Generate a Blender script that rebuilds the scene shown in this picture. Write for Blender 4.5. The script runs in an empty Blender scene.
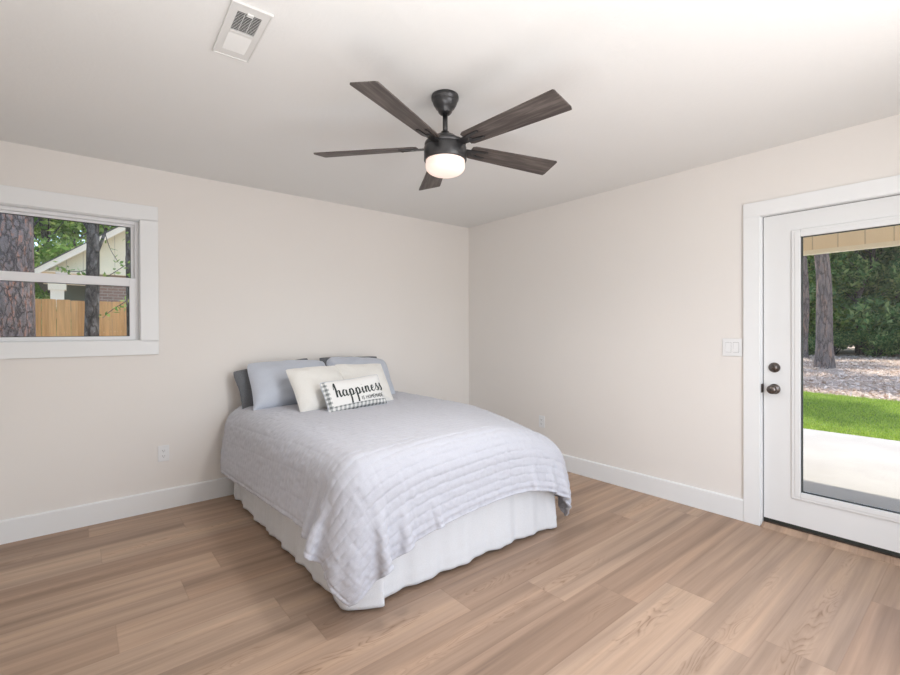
import bpy, bmesh, math, random
import numpy as np
from mathutils import Vector, Matrix, Euler

C = bpy.context.scene.collection
PI = math.pi
H = 2.44                      # ceiling height
SX, RY = -4.12, -4.30         # far side wall and rear wall of the room

# ------------------------------------------------------------------ camera
cam_d = bpy.data.cameras.new('camera')
cam = bpy.data.objects.new('camera', cam_d); C.objects.link(cam)
F_PX, V0 = 455.594, 332.468
yaw, pit, rol = 0.6884, -0.0048, -0.0040
fw = Vector((math.sin(yaw)*math.cos(pit), math.cos(yaw)*math.cos(pit), math.sin(pit)))
rt = Vector((math.cos(yaw), -math.sin(yaw), 0)); up = rt.cross(fw)
r2 = rt*math.cos(rol)+up*math.sin(rol); u2 = -rt*math.sin(rol)+up*math.cos(rol)
m = Matrix((r2, u2, -fw)).transposed().to_4x4(); m.translation = Vector((-3.4484, -3.8548, 1.2815))
cam.matrix_world = m
cam_d.sensor_fit = 'HORIZONTAL'; cam_d.sensor_width = 36.0
cam_d.lens = F_PX/900*36.0
cam_d.shift_y = (V0-337.5)/900.0
cam_d.clip_start = 0.02; cam_d.clip_end = 400
bpy.context.scene.camera = cam

# ------------------------------------------------------------------ world, sun, room light, exposure
SUN_AZ = math.atan2(2.3, 5.4)      # direction towards the sun, in plan
SUN_EL = math.radians(66)
w = bpy.data.worlds.new('sky'); bpy.context.scene.world = w; w.use_nodes = True
nt = w.node_tree; nt.nodes.clear()
sky = nt.nodes.new('ShaderNodeTexSky'); sky.sky_type = 'NISHITA'; sky.sun_disc = False
sky.sun_elevation = SUN_EL; sky.sun_rotation = PI/2-SUN_AZ; sky.air_density = 1.0; sky.dust_density = 1.5; sky.ozone_density = 1.0
bg = nt.nodes.new('ShaderNodeBackground'); bg.inputs[1].default_value = 0.42
wo = nt.nodes.new('ShaderNodeOutputWorld')
nt.links.new(sky.outputs[0], bg.inputs[0]); nt.links.new(bg.outputs[0], wo.inputs[0])

sl = bpy.data.lights.new('sun', 'SUN'); sl.energy = 4.6; sl.angle = math.radians(1.2); sl.color = (1.0, 0.95, 0.88)
so = bpy.data.objects.new('sun', sl); C.objects.link(so)
sd = Vector((math.cos(SUN_AZ)*math.cos(SUN_EL), math.sin(SUN_AZ)*math.cos(SUN_EL), math.sin(SUN_EL)))
so.rotation_euler = sd.to_track_quat('Z', 'Y').to_euler(); so.location = (3, 3, 12)

def area(name, loc, target, sx, sy, power, col):
    l = bpy.data.lights.new(name, 'AREA'); l.shape = 'RECTANGLE'; l.size = sx; l.size_y = sy; l.energy = power; l.color = col
    o = bpy.data.objects.new(name, l); C.objects.link(o); o.location = loc
    o.rotation_euler = (Vector(loc)-Vector(target)).to_track_quat('Z', 'Y').to_euler()
    return o
# added fill lamps: one in the made-up rear opening, one aimed at the ceiling
area('opening_fill', (-1.75, RY-0.10, 1.25), (-2.1, 0, 1.25), 1.4, 2.0, 33, (0.98, 0.99, 1.0))
area('ceiling_fill', (-3.1, -3.35, 1.275), (-3.1, -3.35, 2.44), 1.1, 1.1, 15, (0.98, 0.99, 1.0))
vs = bpy.context.scene.view_settings
vs.view_transform = 'Standard'; vs.look = 'None'; vs.gamma = 1.0; vs.use_curve_mapping = False
vs.exposure = 0.20

# ------------------------------------------------------------------ helpers: objects and meshes
def mesh_obj(name, V, F, mat=None, parent=None, smooth=False, loc=None):
    me = bpy.data.meshes.new(name)
    V = np.asarray(V, dtype=np.float32)
    if isinstance(F, np.ndarray):
        n, k = F.shape
        me.vertices.add(len(V)); me.vertices.foreach_set('co', V.ravel())
        me.loops.add(n*k); me.loops.foreach_set('vertex_index', F.astype(np.int32).ravel())
        me.polygons.add(n); me.polygons.foreach_set('loop_start', np.arange(0, n*k, k, dtype=np.int32))
        try: me.polygons.foreach_set('loop_total', np.full(n, k, dtype=np.int32))
        except Exception: pass
        me.update(calc_edges=True); me.validate()
    else:
        me.from_pydata(V.tolist(), [], F); me.update()
    if smooth: me.polygons.foreach_set('use_smooth', [True]*len(me.polygons))
    o = bpy.data.objects.new(name, me); C.objects.link(o)
    if mat: me.materials.append(mat)
    if parent: o.parent = parent
    if loc is not None: o.location = loc
    return o

def bm_obj(name, bm, mat=None, parent=None, smooth=False, loc=None):
    me = bpy.data.meshes.new(name); bmesh.ops.recalc_face_normals(bm, faces=bm.faces); bm.to_mesh(me); bm.free()
    if smooth: me.polygons.foreach_set('use_smooth', [True]*len(me.polygons))
    o = bpy.data.objects.new(name, me); C.objects.link(o)
    if mat: me.materials.append(mat)
    if parent: o.parent = parent
    if loc is not None: o.location = loc
    return o

def bx(bm, x0, x1, y0, y1, z0, z1, bev=0.0, seg=2, M=None):
    r = bmesh.ops.create_cube(bm, size=1.0)
    vs_ = r['verts']
    for v in vs_:
        v.co = Vector(((x0+x1)/2+v.co.x*(x1-x0), (y0+y1)/2+v.co.y*(y1-y0), (z0+z1)/2+v.co.z*(z1-z0)))
    if bev > 0:
        es = list({e for v in vs_ for e in v.link_edges})
        rr = bmesh.ops.bevel(bm, geom=es, offset=bev, segments=seg, profile=0.5, affect='EDGES')
        vs_ = list({v for f in rr['faces'] for v in f.verts} | {v for v in vs_ if v.is_valid})
    if M is not None: bmesh.ops.transform(bm, matrix=M, verts=[v for v in vs_ if v.is_valid])
    return vs_

def box(name, x0, x1, y0, y1, z0, z1, mat, parent=None, bev=0.0):
    bm = bmesh.new(); bx(bm, x0, x1, y0, y1, z0, z1, bev); return bm_obj(name, bm, mat, parent)

def lathe(bm, prof, n=48, M=None, closed=False):
    rings = []
    for r, z in prof:
        if r < 1e-5: rings.append([bm.verts.new((0, 0, z))])
        else: rings.append([bm.verts.new((r*math.cos(2*PI*i/n), r*math.sin(2*PI*i/n), z)) for i in range(n)])
    for a, b in zip(rings, rings[1:]):
        for i in range(n):
            j = (i+1) % n
            if len(a) == 1 and len(b) == 1: continue
            if len(a) == 1: bm.faces.new((a[0], b[i], b[j]))
            elif len(b) == 1: bm.faces.new((a[i], a[j], b[0]))
            else: bm.faces.new((a[i], a[j], b[j], b[i]))
    if M is not None: bmesh.ops.transform(bm, matrix=M, verts=[v for r in rings for v in r])

def tube_np(pts, rads, n=8):
    pts = np.array(pts, float); m_ = len(pts); rads = np.broadcast_to(rads, (m_,))
    T = np.gradient(pts, axis=0); T /= np.linalg.norm(T, axis=1)[:, None]+1e-9
    ref = np.array([0.31, 0.95, 0.02]) if abs(T[0][2]) > .7 else np.array([0, 0, 1.0])
    V = []; 
    for p, t, r in zip(pts, T, rads):
        a = np.cross(t, ref); a /= np.linalg.norm(a)+1e-9; b = np.cross(t, a)
        ang = np.arange(n)*2*PI/n
        V.append(p+r*(np.cos(ang)[:, None]*a+np.sin(ang)[:, None]*b))
    V = np.concatenate(V); F = []
    for i in range(m_-1):
        for k in range(n):
            l = (k+1) % n; F.append((i*n+k, i*n+l, (i+1)*n+l, (i+1)*n+k))
    return V, np.array(F)

def join_np(parts):
    Vs, Fs, o = [], [], 0
    for V, F in parts: Vs.append(V); Fs.append(F+o); o += len(V)
    return np.concatenate(Vs), np.concatenate(Fs)

def prism(bm, poly, axis, a0, a1):
    """extrude a 2D polygon; axis 'x': poly=(y,z), 'y': poly=(x,z), 'z': poly=(x,y)"""
    def P(p, a):
        return {'x': (a, p[0], p[1]), 'y': (p[0], a, p[1]), 'z': (p[0], p[1], a)}[axis]
    A = [bm.verts.new(P(p, a0)) for p in poly]; B = [bm.verts.new(P(p, a1)) for p in poly]
    bm.faces.new(A); bm.faces.new(B[::-1]); n = len(poly)
    for i in range(n): bm.faces.new((A[i], B[i], B[(i+1) % n], A[(i+1) % n]))

def empty(name, loc=(0, 0, 0), rz=0.0):
    o = bpy.data.objects.new(name, None); C.objects.link(o); o.location = loc; o.rotation_euler = (0, 0, rz)
    o.empty_display_size = 0.1
    return o
def tag(o, label=None, cat=None, group=None, kind=None):
    if label: o['label'] = label
    if cat: o['category'] = cat
    if group: o['group'] = group
    if kind: o['kind'] = kind
    return o
def struct(o): o['kind'] = 'structure'; return o
def copy_tree(o, parent=None):
    c = o.copy(); C.objects.link(c)
    if parent: c.parent = parent
    for ch in [x for x in bpy.data.objects if x.parent == o]: copy_tree(ch, c)
    return c

# ------------------------------------------------------------------ helpers: materials
class NT:
    def __init__(s, name):
        s.m = bpy.data.materials.new(name); s.m.use_nodes = True; s.t = s.m.node_tree
        s.b = s.t.nodes['Principled BSDF']; s.out = s.t.nodes['Material Output']
    def n(s, typ, **kw):
        nd = s.t.nodes.new(typ)
        for k, v in kw.items():
            if k.startswith('i_'): nd.inputs[int(k[2:])].default_value = v
            else: setattr(nd, k, v)
        return nd
    def l(s, a, b): s.t.links.new(a, b)
    def co(s, kind='Object'): return s.n('ShaderNodeTexCoord').outputs[kind]
    def math(s, op, a, b=None, c=None):
        nd = s.n('ShaderNodeMath', operation=op)
        for i, x in enumerate((a, b, c)):
            if x is None: continue
            if isinstance(x, (int, float)): nd.inputs[i].default_value = x
            else: s.l(x, nd.inputs[i])
        return nd.outputs[0]
    def mapping(s, v, scale=(1, 1, 1), loc=(0, 0, 0)):
        nd = s.n('ShaderNodeMapping'); nd.inputs['Scale'].default_value = scale; nd.inputs['Location'].default_value = loc
        s.l(v, nd.inputs[0]); return nd.outputs[0]
    def noise(s, v, scale, detail=3, rough=0.5, dist=0.0, out=0):
        nd = s.n('ShaderNodeTexNoise'); nd.inputs['Scale'].default_value = scale; nd.inputs['Detail'].default_value = detail
        nd.inputs['Roughness'].default_value = rough; nd.inputs['Distortion'].default_value = dist
        if v is not None: s.l(v, nd.inputs['Vector'])
        return nd.outputs[out]
    def ramp(s, f, stops, interp='LINEAR'):
        nd = s.n('ShaderNodeValToRGB'); e = nd.color_ramp.elements; nd.color_ramp.interpolation = interp
        while len(e) < len(stops): e.new(0.5)
        for el, (p, c) in zip(e, stops): el.position = p; el.color = (*c, 1) if len(c) == 3 else c
        s.l(f, nd.inputs[0]); return nd.outputs[0]
    def mix(s, f, a, b, typ='MIX'):
        nd = s.n('ShaderNodeMix', data_type='RGBA', blend_type=typ)
        for i, x in ((0, f), (6, a), (7, b)):
            if isinstance(x, (int, float)): nd.inputs[i].default_value = x
            elif isinstance(x, tuple): nd.inputs[i].default_value = (*x, 1) if len(x) == 3 else x
            else: s.l(x, nd.inputs[i])
        return nd.outputs[2]
    def bump(s, h, strength=0.3, dist=0.01):
        nd = s.n('ShaderNodeBump'); nd.inputs['Strength'].default_value = strength; nd.inputs['Distance'].default_value = dist
        s.l(h, nd.inputs['Height']); s.l(nd.outputs[0], s.b.inputs['Normal']); return nd
    def set(s, col=None, rough=None, metal=None, spec=None):
        if col is not None:
            if isinstance(col, tuple): s.b.inputs['Base Color'].default_value = (*col, 1)
            else: s.l(col, s.b.inputs['Base Color'])
        if rough is not None:
            if isinstance(rough, (int, float)): s.b.inputs['Roughness'].default_value = rough
            else: s.l(rough, s.b.inputs['Roughness'])
        if metal is not None: s.b.inputs['Metallic'].default_value = metal
        if spec is not None: s.b.inputs['Specular IOR Level'].default_value = spec
        return s
def srgb(r, g, b):
    f = lambda c: (c/255/12.92) if c/255 <= .04045 else ((c/255+.055)/1.055)**2.4
    return (f(r), f(g), f(b))
def simple(name, col, rough=0.5, metal=0.0, spec=0.5, nscale=0, amt=0.06, bump=0.0, bscale=200):
    t = NT(name)
    if nscale:
        a = tuple(c*(1-amt) for c in col); b = tuple(min(1, c*(1+amt)) for c in col)
        t.set(t.ramp(t.noise(t.co(), nscale), [(0.3, a), (0.7, b)]))
    else: t.set(col)
    t.set(None, rough, metal, spec)
    if bump: t.bump(t.noise(t.co(), bscale, 2), bump, 0.002)
    return t.m

M = {}
M['wall'] = simple('wall_paint', (0.86, 0.828, 0.795), 0.75, 0, 0.25, 1.5, 0.008, 0.12, 260)
M['ceiling'] = simple('ceiling_paint', (0.86, 0.862, 0.85), 0.85, 0, 0.2, 1.5, 0.008, 0.35, 60)
M['trim'] = simple('white_trim_paint', (0.88, 0.895, 0.905), 0.38, 0, 0.4, 3, 0.005)
M['vinyl'] = simple('white_vinyl', (0.88, 0.89, 0.91), 0.35, 0, 0.4, 3, 0.005)
M['door'] = simple('door_paint', (0.82, 0.83, 0.835), 0.42, 0, 0.4, 3, 0.005)
M['plastic'] = simple('white_plastic', (0.86, 0.87, 0.88), 0.3, 0, 0.5, 6, 0.005)
M['plastic_shadow'] = simple('grey_slot', (0.12, 0.12, 0.12), 0.6, 0, 0.3, 20, 0.05)
M['gasket'] = simple('black_gasket', (0.03, 0.035, 0.032), 0.5, 0, 0.4, 20, 0.1)
M['bronze'] = simple('dark_bronze', (0.10, 0.088, 0.08), 0.38, 0.85, 0.5, 30, 0.15)
M['knob'] = simple('aged_pewter', (0.16, 0.14, 0.13), 0.28, 0.95, 0.5, 60, 0.25)
M['fan_metal'] = simple('brushed_graphite', (0.075, 0.075, 0.078), 0.36, 0.8, 0.5, 25, 0.06)
M['dark_hole'] = simple('duct_dark', (0.035, 0.033, 0.03), 0.8, 0, 0.2, 20, 0.1)
M['vent'] = simple('vent_enamel', (0.76, 0.76, 0.745), 0.4, 0, 0.4, 6, 0.01)

def glass_mat():
    t = NT('window_glass')
    for nd in [t.b]: t.t.nodes.remove(nd)
    tr = t.n('ShaderNodeBsdfTransparent'); tr.inputs[0].default_value = (0.97, 0.98, 0.975, 1)
    gl = t.n('ShaderNodeBsdfGlossy'); gl.inputs['Roughness'].default_value = 0.02
    fr = t.n('ShaderNodeFresnel'); fr.inputs[0].default_value = 1.35
    mx = t.n('ShaderNodeMixShader'); t.l(fr.outputs[0], mx.inputs[0]); t.l(tr.outputs[0], mx.inputs[1]); t.l(gl.outputs[0], mx.inputs[2])
    t.l(mx.outputs[0], t.out.inputs[0]); return t.m
M['glass'] = glass_mat()

def floor_mat():
    t = NT('oak_vinyl_planks'); co = t.co()
    sep = t.n('ShaderNodeSeparateXYZ'); t.l(co, sep.inputs[0]); x, y = sep.outputs[0], sep.outputs[1]
    yr = t.math('DIVIDE', t.math('ADD', y, 0.01), 0.23)
    row = t.math('FLOOR', yr); fy = t.math('FRACT', yr)
    wn = t.n('ShaderNodeTexWhiteNoise', noise_dimensions='1D'); t.l(t.math('MULTIPLY', row, 7.31), wn.inputs['W'])
    xo = t.math('DIVIDE', t.math('ADD', x, t.math('MULTIPLY', wn.outputs[0], 1.5)), 1.5)
    colm = t.math('FLOOR', xo); fx = t.math('FRACT', xo)
    cb = t.n('ShaderNodeCombineXYZ'); t.l(row, cb.inputs[0]); t.l(colm, cb.inputs[1])
    w2 = t.n('ShaderNodeTexWhiteNoise', noise_dimensions='3D'); t.l(cb.outputs[0], w2.inputs['Vector'])
    pid = w2.outputs[0]
    # coordinates that restart on each plank
    sc = t.n('ShaderNodeVectorMath', operation='SCALE'); t.l(w2.outputs[1], sc.inputs[0]); sc.inputs['Scale'].default_value = 37.0
    ad = t.n('ShaderNodeVectorMath', operation='ADD'); t.l(co, ad.inputs[0]); t.l(sc.outputs[0], ad.inputs[1])
    pc = ad.outputs[0]
    broad = t.noise(t.mapping(pc, (0.50, 11.0, 1)), 1.0, 3, 0.5, 0.25)
    fine = t.noise(t.mapping(pc, (3.0, 110.0, 1)), 1.0, 4, 0.6, 0.3)
    mid = t.noise(t.mapping(pc, (1.3, 34.0, 1)), 1.0, 3, 0.55, 0.6)
    tone = t.ramp(pid, [(0.0, (0.385, 0.262, 0.187)), (0.35, (0.420, 0.292, 0.211)), (0.7, (0.450, 0.318, 0.232)), (1.0, (0.485, 0.350, 0.259))])
    br = t.ramp(broad, [(0.28, (0.66, 0.66, 0.67)), (0.42, (0.90, 0.90, 0.90)), (0.52, (1.02, 1.02, 1.02)), (0.70, (1.26, 1.24, 1.21))])
    c = t.mix(1.0, tone, br, 'MULTIPLY')
    c = t.mix(1.0, c, t.ramp(mid, [(0.3, (0.90, 0.89, 0.88)), (0.6, (1.05, 1.05, 1.05))]), 'MULTIPLY')
    c = t.mix(1.0, c, t.ramp(fine, [(0.3, (0.94, 0.93, 0.92)), (0.65, (1.03, 1.03, 1.03))]), 'MULTIPLY')
    # cathedral figure: level lines of a stretched noise, only where a mask lets them through
    cat = t.noise(t.mapping(pc, (2.0, 9.5, 1)), 1.0, 1.5, 0.5, 0.25)
    ring = t.math('FRACT', t.math('MULTIPLY', cat, 21.0))
    line = t.ramp(ring, [(0.0, (0.55, 0.55, 0.55)), (0.10, (1, 1, 1)), (0.25, (0.15, 0.15, 0.15)), (0.5, (0, 0, 0)), (1.0, (0.45, 0.45, 0.45))])
    dyc = t.math('ABSOLUTE', t.math('SUBTRACT', fy, t.math('ADD', 0.4, t.math('MULTIPLY', pid, 0.2))))
    band = t.ramp(dyc, [(0.06, (1, 1, 1)), (0.22, (0, 0, 0))])
    msk = t.ramp(t.noise(t.mapping(pc, (1.1, 3.0, 1), (5, 3, 0)), 1.0, 1), [(0.47, (0, 0, 0)), (0.60, (1, 1, 1))])
    mm = t.mix(1.0, t.mix(1.0, band, msk, 'MULTIPLY'), line, 'MULTIPLY')
    brk = t.ramp(t.noise(t.mapping(pc, (14, 60, 1)), 1.0, 2), [(0.35, (0.15, 0.15, 0.15)), (0.6, (1, 1, 1))])
    mm = t.mix(1.0, mm, brk, 'MULTIPLY')
    fac = t.n('ShaderNodeRGBToBW'); t.l(mm, fac.inputs[0])
    c = t.mix(t.math('MULTIPLY', fac.outputs[0], 0.75), c, (0.20, 0.115, 0.065))
    # seams
    ey = t.math('MULTIPLY', t.math('MINIMUM', fy, t.math('SUBTRACT', 1.0, fy)), 0.23)
    ex = t.math('MULTIPLY', t.math('MINIMUM', fx, t.math('SUBTRACT', 1.0, fx)), 1.5)
    e = t.math('MINIMUM', ey, ex)
    seam = t.ramp(e, [(0.0, (1, 1, 1)), (0.0022, (0, 0, 0))])
    c = t.mix(t.math('MULTIPLY', seam, 0.25), c, (0.18, 0.11, 0.075))
    t.set(c, t.math('ADD', 0.40, t.math('MULTIPLY', fine, 0.16)), 0, 0.42)
    h = t.math('ADD', t.math('MULTIPLY', fine, 0.3), t.math('SUBTRACT', 0, seam))
    t.bump(h, 0.25, 0.0015)
    return t.m
M['floor'] = floor_mat()

# ------------------------------------------------------------------ room shell
WT = 0.16                                     # exterior wall thickness
WIN = dict(x0=-3.94, x1=-3.09, z0=1.215, z1=2.066)
DR = dict(y0=-3.79, y1=-2.845, z1=2.018)
def wall_with_hole(name, axis, a0, a1, h, t0, t1):
    """axis 'x': wall runs along x, thickness t0..t1 in y; h = hole (a,b,z0,z1)"""
    bm = bmesh.new(); ha, hb, z0, z1 = h
    def b(p, q, zz0, zz1):
        if q-p < 1e-4 or zz1-zz0 < 1e-4: return
        if axis == 'x': bx(bm, p, q, t0, t1, zz0, zz1)
        else: bx(bm, t0, t1, p, q, zz0, zz1)
    b(a0, ha, 0, H); b(hb, a1, 0, H); b(ha, hb, 0, z0); b(ha, hb, z1, H)
    return struct(bm_obj(name, bm, M['wall']))
wall_with_hole('wall_left', 'x', SX-0.12, 0.0, (WIN['x0'], WIN['x1'], WIN['z0'], WIN['z1']), 0.0, WT)
wall_with_hole('wall_right', 'y', RY, WT, (DR['y0'], DR['y1'], 0.0, DR['z1']), 0.0, WT)
wall_with_hole('wall_rear', 'x', SX-0.12, WT, (-2.50, -1.00, 0.0, 2.3), RY-0.12, RY)  # unseen wall; its opening is invented to let the fill lamp in
struct(box('wall_side', SX-0.12, SX, RY, 0.0, 0, H, M['wall']))
struct(box('floor', SX-0.12, 0.012, RY-0.12, 0.0, -0.05, 0.0, M['floor']))
struct(box('ceiling', SX-0.12, WT, RY-0.12, WT, H, H+0.1, M['ceiling']))

def baseboard(name, axis, a0, a1, side):
    bm = bmesh.new(); h, d = 0.143, 0.016
    prof = [(0, 0), (d, 0), (d, h-0.008), (d-0.004, h-0.002), (d-0.008, h), (0, h)]
    if axis == 'x': prism(bm, [(-p*side, q) for p, q in prof], 'x', a0, a1)
    else: prism(bm, [(-p*side, q) for p, q in prof], 'y', a0, a1)
    return bm
# left: profile in (y,z); right: profile in (x,z)
struct(bm_obj('baseboard_left', baseboard('b', 'x', SX, 0.0, 1), M['trim']))
o = struct(bm_obj('baseboard_right', baseboard('b', 'y', DR['y1']+0.092, -0.016, 1), M['trim']))
o = struct(bm_obj('baseboard_side', baseboard('b', 'y', RY, -0.016, -1), M['trim'])); o.location.x = SX

# ---- window 1 (double hung, white vinyl, flat casing)
win = struct(empty('window_1', ((WIN['x0']+WIN['x1'])/2, 0, WIN['z0'])))
W0 = Vector(win.location)
def wbox(name, x0, x1, y0, y1, z0, z1, mat, parent=win, bev=0.002):
    bm = bmesh.new(); bx(bm, x0-W0.x, x1-W0.x, y0-W0.y, y1-W0.y, z0-W0.z, z1-W0.z, bev); return bm_obj(name, bm, mat, parent)
def wring(name, x0, x1, z0, z1, y0, y1, tw, mat, parent=win, bev=0.002, tb=None, tt=None):
    tb = tw if tb is None else tb; tt = tw if tt is None else tt
    bm = bmesh.new()
    for a in ((x0, x0+tw, z0, z1), (x1-tw, x1, z0, z1), (x0+tw, x1-tw, z0, z0+tb), (x0+tw, x1-tw, z1-tt, z1)):
        bx(bm, a[0]-W0.x, a[1]-W0.x, y0, y1, a[2]-W0.z, a[3]-W0.z, bev)
    return bm_obj(name, bm, mat, parent)
x0, x1, z0, z1 = WIN['x0'], WIN['x1'], WIN['z0'], WIN['z1']
cw = 0.103
bm = bmesh.new()      # casing: side boards between head and apron boards
for a in ((x0-cw, x0+0.004, z0-0.004, z1+0.004), (x1-0.004, x1+cw, z0-0.004, z1+0.004), (x0-cw, x1+cw, z1-0.004, z1+cw), (x0-cw, x1+cw, z0-cw+0.006, z0+0.004)):
    bx(bm, a[0]-W0.x, a[1]-W0.x, -0.019, -0.0005, a[2]-W0.z, a[3]-W0.z, 0.0025)
bm_obj('window_casing', bm, M['trim'], win)
wring('window_jamb', x0, x1, z0, z1, 0.0, 0.055, 0.008, M['trim'])
fr = wring('window_frame', x0+0.008, x1-0.008, z0+0.008, z1-0.008, 0.05, WT-0.01, 0.022, M['vinyl'])
wring('sash_track', x0+0.030, x1-0.030, z0+0.022, z1-0.020, 0.078, 0.082, 0.006, M['vinyl'])
zm = 1.622
us = wring('upper_sash', x0+0.028, x1-0.028, zm-0.020, z1-0.020, 0.085, 0.115, 0.022, M['vinyl'], tb=0.04, tt=0.024)
ls = wring('lower_sash', x0+0.028, x1-0.028, z0+0.012, zm+0.036, 0.052, 0.082, 0.034, M['vinyl'], tb=0.022, tt=0.058)
def pane(par, x0, x1, z0, z1, y):
    wring('glass_seal', x0-0.001, x1+0.001, z0-0.001, z1+0.001, y-0.006, y+0.006, 0.004, M['gasket'], par, 0)
    wbox('glass_pane', x0, x1, y-0.002, y+0.002, z0, z1, M['glass'], par, 0)
pane(us, x0+0.050, x1-0.050, zm+0.020, z1-0.044, 0.100)
pane(ls, x0+0.062, x1-0.062, z0+0.034, zm-0.022, 0.067)
wbox('sash_lock', -3.545, -3.485, 0.052, 0.075, zm+0.036, zm+0.048, M['vinyl'], ls, 0.003)
bm = bmesh.new()
bx(bm, x0-0.03-W0.x, x1+0.03-W0.x, WT, WT+0.02, z0-0.06-W0.z, z0+0.01-W0.z)
bx(bm, x0-0.05-W0.x, x0+0.005-W0.x, WT, WT+0.02, z0-W0.z, z1-W0.z); bx(bm, x1-0.005-W0.x, x1+0.05-W0.x, WT, WT+0.02, z0-W0.z, z1-W0.z)
bm_obj('exterior_trim', bm, M['trim'], win)

# ---- door 1 (full glass exterior door)
door = struct(empty('door_1', (0.02, (DR['y0']+DR['y1'])/2, 0)))
D0 = Vector(door.location)
def dbox(name, x0, x1, y0, y1, z0, z1, mat, parent=door, bev=0.002):
    bm = bmesh.new(); bx(bm, x0-D0.x, x1-D0.x, y0-D0.y, y1-D0.y, z0, z1, bev); return bm_obj(name, bm, mat, parent)
def dring(name, xa, xb, y0, y1, z0, z1, t, mat, parent=door, bev=0.002, tb=None):
    tb = t if tb is None else tb; bm = bmesh.new()
    for a in ((y0, y0+t, z0, z1), (y1-t, y1, z0, z1), (y0+t, y1-t, z0, z0+tb), (y0+t, y1-t, z1-t, z1)):
        bx(bm, xa-D0.x, xb-D0.x, a[0]-D0.y, a[1]-D0.y, a[2], a[3], bev)
    return bm_obj(name, bm, mat, parent)
y0, y1, zt = DR['y0'], DR['y1'], DR['z1']
cd = 0.091
bm = bmesh.new()
for a in ((y0-cd, y0+0.004, 0, zt-0.004), (y1-0.004, y1+cd, 0, zt-0.004), (y0-cd, y1+cd, zt-0.004, zt+cd)):
    bx(bm, -0.019-D0.x, -0.0005-D0.x, a[0]-D0.y, a[1]-D0.y, a[2], a[3], 0.0025)
bm_obj('door_casing', bm, M['trim'], door)
bm = bmesh.new()      # jamb
for a in ((y0-0.001, y0+0.010, 0.0, zt), (y1-0.010, y1+0.001, 0.0, zt), (y0, y1, zt-0.006, zt+0.001)):
    bx(bm, -0.001-D0.x, WT-D0.x, a[0]-D0.y, a[1]-D0.y, a[2], a[3], 0)
bm_obj('door_jamb', bm, M['trim'], door)
bm = bmesh.new()
for a in ((y0+0.010, y0+0.018, 0.0, zt-0.006), (y1-0.018, y1-0.010, 0.0, zt-0.006), (y0+0.01, y1-0.01, zt-0.014, zt-0.006)):
    bx(bm, 0.030-D0.x, 0.062-D0.x, a[0]-D0.y, a[1]-D0.y, a[2], a[3], 0)
bm_obj('weather_strip', bm, M['plastic_shadow'], door)
ys0, ys1 = y0+0.015, y1-0.015                       # slab
gy0, gy1, gz0, gz1 = ys0+0.196, -3.058, 0.266, 1.852
bm = bmesh.new()
for a in ((ys0, gy0-0.02, 0.055, 2.008), (gy1+0.02, ys1, 0.055, 2.008), (gy0-0.02, gy1+0.02, 0.055, gz0-0.02), (gy0-0.02, gy1+0.02, gz1+0.02, 2.008)):
    bx(bm, 0.020-D0.x, 0.064-D0.x, a[0]-D0.y, a[1]-D0.y, a[2], a[3], 0.0)
slab = bm_obj('door_slab', bm, M['door'], door)
bead = dring('glass_frame', 0.008, 0.072, gy0-0.048, gy1+0.048, gz0-0.046, gz1+0.046, 0.046, M['door'], slab, 0.006)
dring('glass_frame_lip', 0.004, 0.012, gy0-0.030, gy1+0.030, gz0-0.028, gz1+0.028, 0.030, M['door'], slab, 0.003)
dring('glass_spacer', 0.030, 0.050, gy0-0.003, gy1+0.003, gz0-0.003, gz1+0.003, 0.007, M['gasket'], slab, 0)
dbox('glass_pane', 0.031, 0.035, gy0, gy1, gz0, gz1, M['glass'], slab, 0)
dbox('door_sweep', 0.024, 0.060, ys0, ys1, 0.034, 0.056, M['gasket'], slab, 0)
bm = bmesh.new()
bx(bm, 0.026-D0.x, 0.24-D0.x, y0-D0.y, y1-D0.y, -0.03, 0.036, 0.003)
bm_obj('threshold', bm, M['bronze'], door)
bm = bmesh.new(); prism(bm, [(-0.028-D0.x, 0.0), (0.025-D0.x, 0.0), (0.025-D0.x, 0.024), (0.010-D0.x, 0.024), (-0.026-D0.x, 0.004)], 'y', y0+0.011-D0.y, y1-0.011-D0.y); bm_obj('reducer_strip', bm, M['floor'], door)
for z in (0.30, 1.03, 1.76):
    bm = bmesh.new(); lathe(bm, [(0, -0.05), (0.006, -0.05), (0.006, 0.05), (0, 0.05)], 12)
    o = bm_obj('hinge', bm, M['bronze'], door, True, (0.010-D0.x, y0+0.010-D0.y, z))
RX = Matrix.Rotation(-PI/2, 4, 'Y')                  # lathe axis towards -x (into the room)
def knob_part(name, prof, z, y=-2.919, mat=None, par=slab):
    bm = bmesh.new(); lathe(bm, prof, 40, RX)
    o = bm_obj(name, bm, mat or M['knob'], par, True, (0.020-D0.x, y-D0.y, z)); return o
kn = knob_part('door_knob', [(0, 0), (0.033, 0), (0.033, 0.004), (0.030, 0.009), (0.016, 0.012), (0.012, 0.018), (0.012, 0.030), (0.018, 0.036), (0.026, 0.044), (0.0285, 0.053), (0.0265, 0.062), (0.018, 0.069), (0.008, 0.071), (0, 0.071)], 0.896)
bm = bmesh.new(); bx(bm, -0.004, 0, -0.0015, 0.0015, -0.008, 0.008, 0.0005); bx(bm, -0.004, 0, -0.008, 0.008, -0.0015, 0.0015, 0.0005)
bm_obj('privacy_button', bm, M['bronze'], kn, False, (-0.0705, 0, 0))
db = knob_part('deadbolt', [(0, 0), (0.032, 0), (0.032, 0.005), (0.029, 0.011), (0.020, 0.014), (0.019, 0.017), (0, 0.018)], 1.034)
bm = bmesh.new(); bx(bm, -0.030, -0.016, -0.004, 0.004, -0.016, 0.016, 0.003, 2, Matrix.Rotation(0.6, 4, 'X'))
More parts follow.
